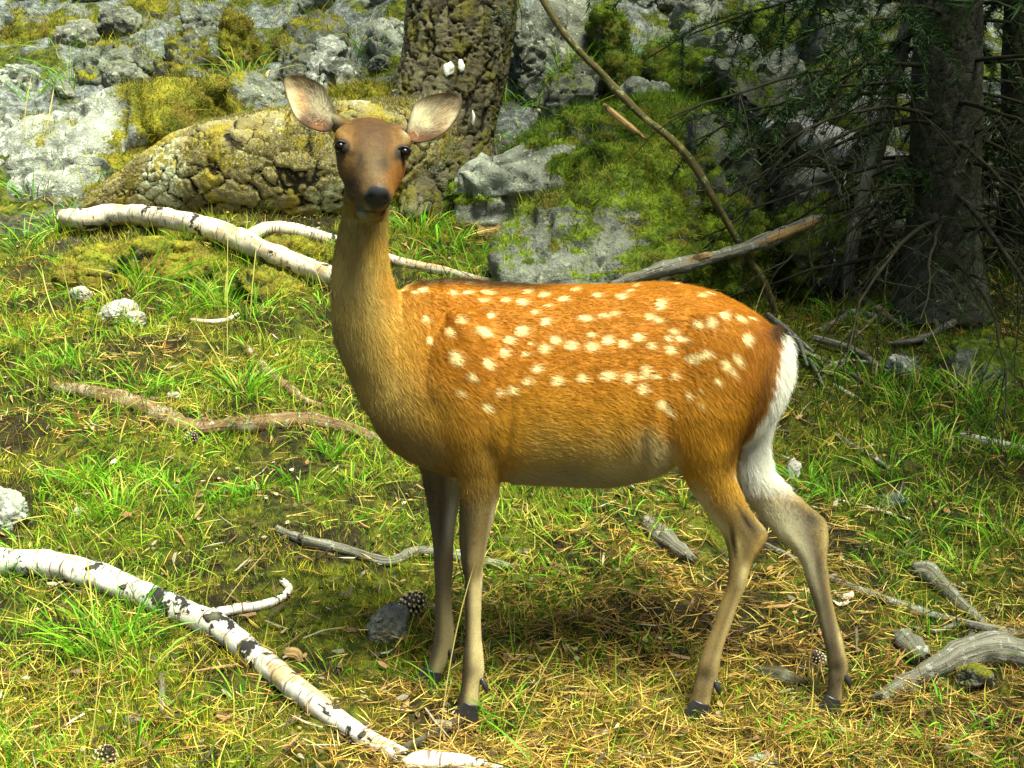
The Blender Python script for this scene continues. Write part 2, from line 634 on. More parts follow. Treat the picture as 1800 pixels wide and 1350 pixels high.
def pick(cols, w):
    """rows of w are weights over cols"""
    w = np.maximum(w, 0) + 1e-6
    cs = np.cumsum(w / w.sum(1, keepdims=True), 1)
    k = (rng.random(len(w))[:, None] > cs).sum(1).clip(0, len(cols) - 1)
    return np.asarray(cols)[k]

def straw_zone(x, y):
    """how much dry needle litter covers the floor"""
    a = sstep(3.7, 2.9, y) * sstep(-0.45, 0.25, x) * 0.75 + sstep(3.2, 2.6, y) * 0.35
    a = a * (1 - 0.5 * sstep(0.55, 1.0, x))
    a = a + 0.34 * n2(x, y, 1.7, 61) + 0.3 * n2(x, y, 5, 62) + 0.10
    return np.clip(a, 0, 1)

def build_cover():
    # moss: short yellow-green shoots
    n = 410000
    x, y = scatter(n, 2.1, 9.5, -0.85)
    patch = n2(x, y, 2.2, 51) + 0.6 * n2(x, y, 6.5, 52)
    keep = rng.random(n) < np.where(y > 6.0, 0.10 + 0.75 * sstep(-0.2, 0.45, patch), 0.95 - 0.75 * straw_zone(x, y) * sstep(0.3, -0.3, patch))
    x, y, patch = x[keep], y[keep], patch[keep]
    n = len(x)
    s = np.sqrt(y / 2.8)
    N = Hn(x, y)
    D = nrm(N * 0.8 + np.array([0, 0, 0.5]) + rng.normal(size=(n, 3)) * 0.55)
    P = np.stack([x, y, H(x, y) - 0.003], -1)
    L = (0.010 + 0.024 * rng.random(n)) * s * (0.8 + 0.6 * np.clip(patch, 0, 1))
    right = sstep(0.35, 1.3, x)
    w = np.stack([0.9 + patch - 0.5 * right, 0.6 - 0.3 * patch + 0.55 * right, 0.35 - 0.2 * patch, 0.32 + 0.4 * patch - 0.3 * right, 0.55 - 0.3 * patch + 0.3 * right], 1)
    C = pick([(0.38, 0.40, 0.016), (0.14, 0.25, 0.012), (0.22, 0.12, 0.018), (0.62, 0.58, 0.030), (0.025, 0.045, 0.006)], w)  # darkest tone stands in for shadow between the shoots
    C = C * (1 + 0.25 * rng.normal(size=(n, 1))).clip(0.4, 1.8)
    link("moss", strands("moss", P, D, L, 0.0028 * s * (0.6 + 0.7 * rng.random(n)), C, rng.normal(size=(n, 3)) * 0.25, 1), M_MOSS,
         label="yellow green moss carpet covering the sloping forest floor", cat="moss", kind="stuff")
    # dry pine needles lying in pairs
    n = 90000
    x, y = scatter(n, 2.1, 6.8, -1.1)
    keep = rng.random(n) < 0.06 + 0.94 * straw_zone(x, y) ** 1.2
    x, y = x[keep], y[keep]
    n = len(x)
    N = Hn(x, y)
    az = rng.random(n) * 2 * math.pi
    D = np.stack([np.cos(az), np.sin(az), rng.normal(size=n) * 0.30], -1)
    D = nrm(D - N * (D * N).sum(1, keepdims=True) * 0.8 + N * 0.12)
    P = np.stack([x, y, H(x, y) + 0.004 + 0.014 * rng.random(n)], -1)
    D2 = nrm(D + rng.normal(size=(n, 3)) * 0.13)
    P, D, x, y = np.vstack([P, P]), np.vstack([D, D2]), np.tile(x, 2), np.tile(y, 2)
    n *= 2
    L = 0.035 + 0.04 * rng.random(n)
    C = pick([(0.56, 0.38, 0.07), (0.36, 0.20, 0.04), (0.66, 0.53, 0.16), (0.12, 0.065, 0.018)], np.tile([0.36, 0.3, 0.13, 0.42], (n, 1)))
    C = C * (1 + 0.2 * rng.normal(size=(n, 1))).clip(0.4, 1.6)
    link("needle_litter", strands("needle_litter", P, D, L, 0.0022 * np.sqrt(y / 2.8), C, rng.normal(size=(n, 3)) * 0.12, 2), M_STRAW,
         label="dry tan pine needles strewn over the forest floor", cat="needles", kind="stuff")
    # fine short grass mixed through the moss
    n = 120000
    x, y = scatter(n, 2.1, 9.0, -0.9)
    g = n2(x, y, 1.9, 71) + 0.7 * n2(x, y, 5.5, 72) + 0.25 * sstep(0.4, 1.2, x)
    keep = rng.random(n) < sstep(-0.35, 0.65, g) * np.where(y > 5.9, 0.22, 1) * (1 - 0.6 * straw_zone(x, y))
    x, y = x[keep], y[keep]
    n = len(x)
    s = np.sqrt(y / 2.8)
    N = Hn(x, y)
    D = nrm(N * 0.6 + np.array([0, 0, 0.6]) + rng.normal(size=(n, 3)) * 0.42)
    P = np.stack([x, y, H(x, y) - 0.004], -1)
    L = (0.03 + 0.06 * rng.random(n) ** 1.5) * s
    C = pick([(0.14, 0.32, 0.012), (0.28, 0.46, 0.022), (0.52, 0.48, 0.08), (0.03, 0.10, 0.006)], np.stack([0.45 + 0 * x, 0.5 - 0.4 * sstep(0.3, 1.0, x), 0.5 + 0 * x, 0.2 + 0.5 * sstep(0.3, 1.0, x)], 1))
    C = C * (1 + 0.2 * rng.normal(size=(n, 1))).clip(0.4, 1.7)
    B = rng.normal(size=(n, 3)) * 0.45
    B[:, 2] -= 0.25
    link("short_grass", strands("short_grass", P, D, L, 0.0026 * s, C, B, 3, tip=1.15), M_GRASS,
         label="thin short green grass growing through the moss", cat="grass", kind="stuff")
    # bits of bark, broken twigs and old leaves
    n = 9000
    x, y = scatter(n, 2.1, 7.5, -1.0)
    az = rng.random(n) * 2 * math.pi
    D = nrm(np.stack([np.cos(az), np.sin(az), rng.normal(size=n) * 0.25], -1))
    D = nrm(D - Hn(x, y) * (D * Hn(x, y)).sum(1, keepdims=True) * 0.8)
    big = rng.random(n) ** 4
    L = 0.012 + 0.09 * big
    W = np.where(rng.random(n) < 0.5, 0.004 + 0.002 * rng.random(n), 0.006 + 0.010 * rng.random(n)) * np.where(L > .04, .6, 1)
    C = pick([(0.30, 0.26, 0.17), (0.16, 0.10, 0.05), (0.50, 0.46, 0.34), (0.06, 0.045, 0.025), (0.36, 0.20, 0.08)], np.tile([.25, .38, .04, .35, .22], (n, 1)))
    C = C * (1 + 0.2 * rng.normal(size=(n, 1))).clip(0.4, 1.6)
    link("twig_litter", strands("twig_litter", np.stack([x, y, H(x, y) + 0.008 + 0.012 * rng.random(n)], -1), D, L, W, C, rng.normal(size=(n, 3)) * 0.15, 2, flat=Hn(x, y) + rng.normal(size=(n, 3)) * 0.4), M_STRAW,
         label="brown bark crumbs and broken twig bits scattered over the moss", cat="litter", kind="stuff")
    # tufts of longer grass: the ones that show in the photograph, then a few more at random
    T = [(60, 340, 26, .20), (105, 420, 30, .20), (40, 430, 30, .18), (150, 330, 20, .20), (255, 500, 30, .24), (215, 540, 20, .16), (330, 545, 36, .14),
         (395, 540, 22, .26), (440, 560, 16, .17), (425, 690, 44, .16), (250, 690, 16, .12), (60, 600, 26, .13), (20, 660, 22, .12), (150, 640, 14, .10),
         (155, 850, 34, .13), (205, 900, 26, .12), (300, 860, 26, .10), (345, 880, 20, .10), (455, 860, 20, .09), (590, 800, 30, .11), (620, 860, 34, .10), (545, 880, 16, .08),
         (165, 1150, 30, .19), (215, 1140, 30, .20), (260, 1180, 24, .13), (235, 1330, 14, .14), (690, 370, 22, .14), (740, 410, 30, .17), (790, 440, 30, .16), (720, 460, 20, .12),
         (860, 470, 20, .12), (920, 480, 24, .14), (1010, 470, 22, .14), (1050, 900, 16, .08), (1000, 960, 14, .08), (1090, 1000, 20, .07), (1270, 480, 26, .15), (1310, 500, 20, .14),
         (1250, 470, 20, .16), (1370, 520, 20, .16), (1400, 480, 14, .22), (1480, 560, 20, .14), (1560, 590, 18, .16), (1470, 660, 22, .14), (1530, 680, 26, .17), (1600, 720, 28, .16), (1690, 700, 36, .18),
         (1740, 730, 30, .18), (1770, 800, 26, .16), (1650, 800, 22, .13), (1420, 850, 26, .14), (1390, 880, 20, .11), (1480, 880, 24, .13), (1560, 830, 20, .11),
         (1760, 950, 30, .12), (1700, 1010, 20, .10), (1620, 940, 16, .08), (1540, 1000, 14, .08), (1660, 1270, 20, .09), (1730, 1300, 20, .09), (1400, 1080, 14, .07), (1150, 1120, 16, .06),
         (960, 1050, 22, .08), (990, 1010, 16, .07), (1200, 880, 20, .07), (900, 1010, 14, .07), (1480, 1190, 12, .07), (1560, 1180, 14, .08), (1000, 130, 20, .24), (1110, 100, 24, .30), (1180, 130, 20, .26), (940, 170, 20, .2),
         (620, 90, 20, .26), (650, 110, 16, .22), (430, 130, 22, .2), (330, 110, 14, .2), (120, 150, 16, .3), (60, 170, 14, .34), (1010, 190, 24, .2), (900, 190, 18, .18), (1080, 190, 16, .16), (1650, 1330, 26, .07), (1500, 1320, 22, .06)]
    Ps, Ds, Ls, Ws, Cs, Bs = [], [], [], [], [], []
    T += [(30 + 61 * k % 560, 300 + (97 * k) % 620, 18, .07 + .05 * ((k * 7) % 5) / 5) for k in range(34)]
    spots = [(ground(a, b), c, d) for a, b, c, d in T]
    xr, yr = scatter(150, 2.3, 7.5, -0.6)
    spots += [(np.array([a, b, float(H(a, b))]), int(rng.integers(6, 18)), 0.05 + 0.07 * rng.random()) for a, b in zip(xr, yr)]
    for p, cnt, hgt in spots:
        cnt = int(cnt * 1.6)
        a = rng.random(cnt) * 2 * math.pi
        r = 0.045 * np.sqrt(rng.random(cnt)) * max(1, p[1] / 3.5)
        X, Y = p[0] + r * np.cos(a), p[1] + r * np.sin(a)
        lean = nrm(np.stack([np.cos(a), np.sin(a), 0 * a], -1)) * (0.15 + 0.55 * rng.random((cnt, 1)))
        lean = lean + rng.normal(size=(cnt, 3)) * 0.12
        lean[:, 2] = 1
        Ps.append(np.stack([X, Y, H(X, Y) - 0.006], -1))
        Ds.append(nrm(lean))
        Ls.append(hgt * (0.45 + 0.75 * rng.random(cnt)))
        Ws.append((0.0026 + 0.0022 * rng.random(cnt)) * max(1, (p[1] / 3.0)) ** 0.5)
        b = lean * np.array([1, 1, 0]) * (0.2 + 1.1 * rng.random((cnt, 1)))
        b[:, 2] = -0.15 - 0.4 * rng.random(cnt)
        Bs.append(b)
        dry = rng.random() < 0.15
        Cs.append(pick([(0.12, 0.38, 0.012), (0.25, 0.54, 0.024), (0.50, 0.48, 0.10), (0.05, 0.17, 0.008)], np.tile([0.5, 0.45, 0.7 if dry else 0.14, 0.2], (cnt, 1))))
    P, D, L, W, C, B = (np.concatenate(q) for q in (Ps, Ds, Ls, Ws, Cs, Bs))
    C = C * (1 + 0.16 * rng.normal(size=(len(C), 1))).clip(0.5, 1.6)
    link("grass_tufts", strands("grass_tufts", P, D, L, W, C, B, 5, tip=1.1), M_GRASS,
         label="arching tufts of long bright green grass on the slope", cat="grass", kind="stuff")
    # tall dry flower stalks of the grass
    S = [(770, 1345, 798, 940), (895, 1345, 950, 1120), (232, 1345, 226, 1100), (470, 1240, 490, 1000), (440, 1300, 470, 1080), (505, 1135, 580, 945), (395, 1060, 462, 960), (560, 1330, 392, 1138),
         (130, 560, 110, 460), (400, 640, 398, 420), (440, 560, 445, 440), (225, 900, 228, 790), (320, 900, 305, 800), (155, 1330, 190, 1150), (420, 690, 345, 560), (1030, 330, 1045, 190),
         (1395, 480, 1412, 300), (1560, 600, 1500, 760), (40, 270, 42, 120), (55, 270, 66, 110), (75, 270, 95, 150), (100, 560, 60, 480), (1320, 590, 1330, 490), (1580, 760, 1560, 640), (1680, 690, 1640, 560)]
    Ps, Ds, Ls, Bs = [], [], [], []
    for a, b, c, d in S:
        p = ground(a, b)
        q = at(c, d, p[1] + 0.02)
        Ps.append(p)
        Ds.append(q - p)
        Bs.append(rng.normal(size=3) * 0.08)
    D = np.array(Ds)
    L = np.linalg.norm(D, axis=1)
    n = len(L)
    C = pick([(0.50, 0.42, 0.12), (0.40, 0.42, 0.08)], np.ones((n, 2))) * 1.0
    link("grass_stalks", strands("grass_stalks", np.array(Ps), nrm(D), L, 0.0024 * np.array(Ps)[:, 1] / 2.7, C, np.array(Bs), 8), M_STRAW,
         label="thin upright straw coloured grass stalks rising from the moss", cat="grass", kind="stuff")

M_MOSS = mat_blade("moss_shoots", 0.25, 0.8)
M_STRAW = mat_blade("dry_straw", 0.12, 0.6)
M_GRASS = mat_blade("grass_blade", 0.40, 0.5)
build_cover()
# ---------------------------------------------------------------- boulders and stones
M_ROCK = mat_rock("boulder_stone")
M_ROCKP = mat_rock("pale_stone", base=(0.24, 0.255, 0.21), dark=(0.08, 0.085, 0.07), pale=(0.54, 0.56, 0.46), lichen=0.57)
M_ROCKW = mat_rock("white_stone", base=(0.38, 0.36, 0.32), dark=(0.14, 0.12, 0.10), pale=(0.60, 0.58, 0.53), lichen=0.56)
M_ROCKD = mat_rock("slate_stone", base=(0.135, 0.145, 0.112), dark=(0.040, 0.044, 0.034), pale=(0.36, 0.40, 0.31), lichen=0.60)
GREEN = {}
def green(m):
    """the same stone with greener moss, colours darkened for the shade by the spruces"""
    if m.name not in GREEN:
        b = {'boulder_stone': (0.165, 0.175, 0.135), 'pale_stone': (0.24, 0.255, 0.20), 'slate_stone': (0.125, 0.137, 0.108)}[m.name]
        GREEN[m.name] = mat_rock('shade_moss_' + m.name, base=b, moss1=(0.040, 0.075, 0.005), moss2=(0.17, 0.25, 0.010), lichen=0.60)  # greener moss, with the spruce shade put into its tones
    return GREEN[m.name]

def hull_mesh(pts, subdiv_voxel, smooth=2):
    bm = bmesh.new()
    for p in pts:
        bm.verts.new(p)
    r = bmesh.ops.convex_hull(bm, input=bm.verts)
    bmesh.ops.delete(bm, geom=[v for v in bm.verts if not v.link_faces], context='VERTS')
    bmesh.ops.recalc_face_normals(bm, faces=bm.faces)
    me = bpy.data.meshes.new("rock")
    bm.to_mesh(me)
    bm.free()
    return remesh(me, subdiv_voxel, smooth)

def finish_rock(name, me, mat, label, mossy, seed, rough=1.0, cat="boulder", group=None, fuzz=900, tint_=(1, 1, 1), moss_bias=None, moss_len=1.0):
    V, N = verts_of(me), normals_of(me)
    size = (V.max(0) - V.min(0)).max()
    a = min(0.10, size * 0.12) * rough
    f1, f2, cid = cells(V * (4.2 / size) + 0.3 * fbm(V * (6 / size), 2, seed + 2)[:, None], seed)
    d = a * 0.45 * fbm(V * (2.2 / size), 3, seed) + a * 0.55 * (cid - 0.5) - a * 0.35 * sstep(0.09, 0.0, f2 - f1) + a * 0.40 * fbm(V * (9 / size), 4, seed + 3) + a * 0.10 * fbm(V * (28 / size), 3, seed + 7)
    crack = np.abs(vnoise(V * np.array([1.1, 1.1, 2.6]) * (3.0 / size), seed + 11))
    d = d - a * 0.45 * sstep(0.07, 0.0, crack)
    V = V + N * d[:, None]
    set_verts(me, V)
    N = normals_of(me)
    up = N[:, 2]
    m = mossy + (0.24 if mossy > 0.06 else 0.0) + 0.42 * (up - 0.45) + 0.55 * fbm(V * 3.2, 3, seed + 20) + 0.18 * vnoise(V * 11, seed + 22)
    if moss_bias is not None:
        m = m + moss_bias(V, N)
    m = np.clip(m, 0, 1)
    attr(me, "moss", m)
    V = V + N * (sstep(0.40, 0.62, m) * (0.010 + 0.022 * fbm(V * 13, 3, seed + 40)) * min(1.0, size * 2))[:, None]
    set_verts(me, V)
    c = V.mean(0)
    c[2] = V[:, 2].min()
    o = link(name, shift(me, c), mat, None, label, cat, group)
    o.location = c
    w = sstep(0.44, 0.66, m)
    area = size * size
    cnt = int(fuzz * w.mean() * area * 17)
    if cnt > 60:
        r = tri_sample(me, cnt, w)
        if r is not None:
            P, Nn, t, wt = r
            n = len(P)
            dist = max(1.0, c[1] / 2.8)
            s = math.sqrt(dist)
            L = (0.012 + 0.024 * rng.random(n)) * s * moss_len
            D = nrm(Nn + np.array([0, 0, 0.15]) + rng.normal(size=(n, 3)) * 0.5)
            nz = vnoise((P + c) * 4.5, 91) + 0.5 * vnoise((P + c) * 13, 92)
            C = pick([(0.25, 0.235, 0.016), (0.085, 0.12, 0.010), (0.16, 0.085, 0.016), (0.42, 0.38, 0.024), (0.05, 0.045, 0.012)], np.stack([0.8 + 0.7 * nz, 0.7 - 0.9 * nz, 0.28 - 0.3 * nz, 0.15 + 0.7 * nz, 0.25 - 0.3 * nz], 1))
            C = C * np.asarray(tint_) * (1 + 0.25 * rng.normal(size=(n, 1))).clip(0.4, 1.7)
            mm = strands("moss", P - Nn * 0.002, D, L, 0.0030 * s, C, rng.normal(size=(n, 3)) * 0.3, 1)
            link("moss", mm, M_MOSS, o, kind="stuff")
    return o

def rock_px(name, front, depth, back, mat, label, mossy, seed, voxel=None, push=0.45, **kw):
    """boulder whose visible ridge points are given as (pixel x, pixel y, depth offset); back adds thickness behind and below"""
    pts = []
    for x, y, dy in front:
        p = at(x, y, depth + dy)
        pts.append(p)
        b = p + np.array([0, back, -0.05 * back])
        pts.append(b)
    P = np.array(pts)
    c = P.mean(0)
    low = P[:, 2].min()
    for x, y, dy in front:
        p = at(x, y, depth + dy)
        if p[2] < low + 0.35 * (P[:, 2].max() - low):
            pts.append(p + np.array([0, 0.05, -0.22]))
            pts.append(p + np.array([0, back, -0.22]))
    size = (P.max(0) - P.min(0)).max()
    me = hull_mesh(pts, voxel or max(0.010, size / 38), 1)
    return finish_rock(name, me, mat, label, mossy, seed, **kw)

def stone_mesh(size, seed, flat=0.7, planes=11, sub=4):
    """angular stone: a ball cut by random planes, then roughened"""
    g = np.random.default_rng(seed)
    bm = bmesh.new()
    bmesh.ops.create_icosphere(bm, subdivisions=sub, radius=1)
    me = bpy.data.meshes.new("stone")
    bm.to_mesh(me)
    bm.free()
    V = verts_of(me)
    d = nrm(V)
    n = nrm(g.normal(size=(planes, 3)))
    h = 0.62 + 0.38 * g.random(planes)
    dot = d @ n.T
    r = np.where(dot > 0.05, h[None] / np.maximum(dot, 0.05), 9)
    k = 24.0
    rad = -np.log(np.exp(-k * r).sum(1) + np.exp(-k * 1.05)) / k
    V = d * rad[:, None]
    V = V * np.array([1, 0.85, flat]) * size
    set_verts(me, V)
    me.polygons.foreach_set("use_smooth", np.ones(len(me.polygons), bool))
    return me

def stone(name, px, py, wpx, flat, mat, label, seed, mossy=0.1, sink=0.35, rot=0.0, group=None, cat="stone", tilt=0.0, **kw):
    p = ground(px, py)
    s = wpx / FPX * p[1] / 2
    me = stone_mesh(s, seed, flat, sub=4 if wpx < 60 else 5)
    V = verts_of(me)
    c, si = math.cos(rot), math.sin(rot)
    V = V @ np.array([[c, si, 0], [-si, c, 0], [0, 0, 1]])
    c, si = math.cos(tilt), math.sin(tilt)
    V = V @ np.array([[c, 0, si], [0, 1, 0], [-si, 0, c]])
    V = V + p + np.array([0, s * 0.3, s * flat * (1 - 2 * sink)])
    set_verts(me, V)
    return finish_rock(name, me, mat, label, mossy, seed, cat=cat, group=group, **kw)

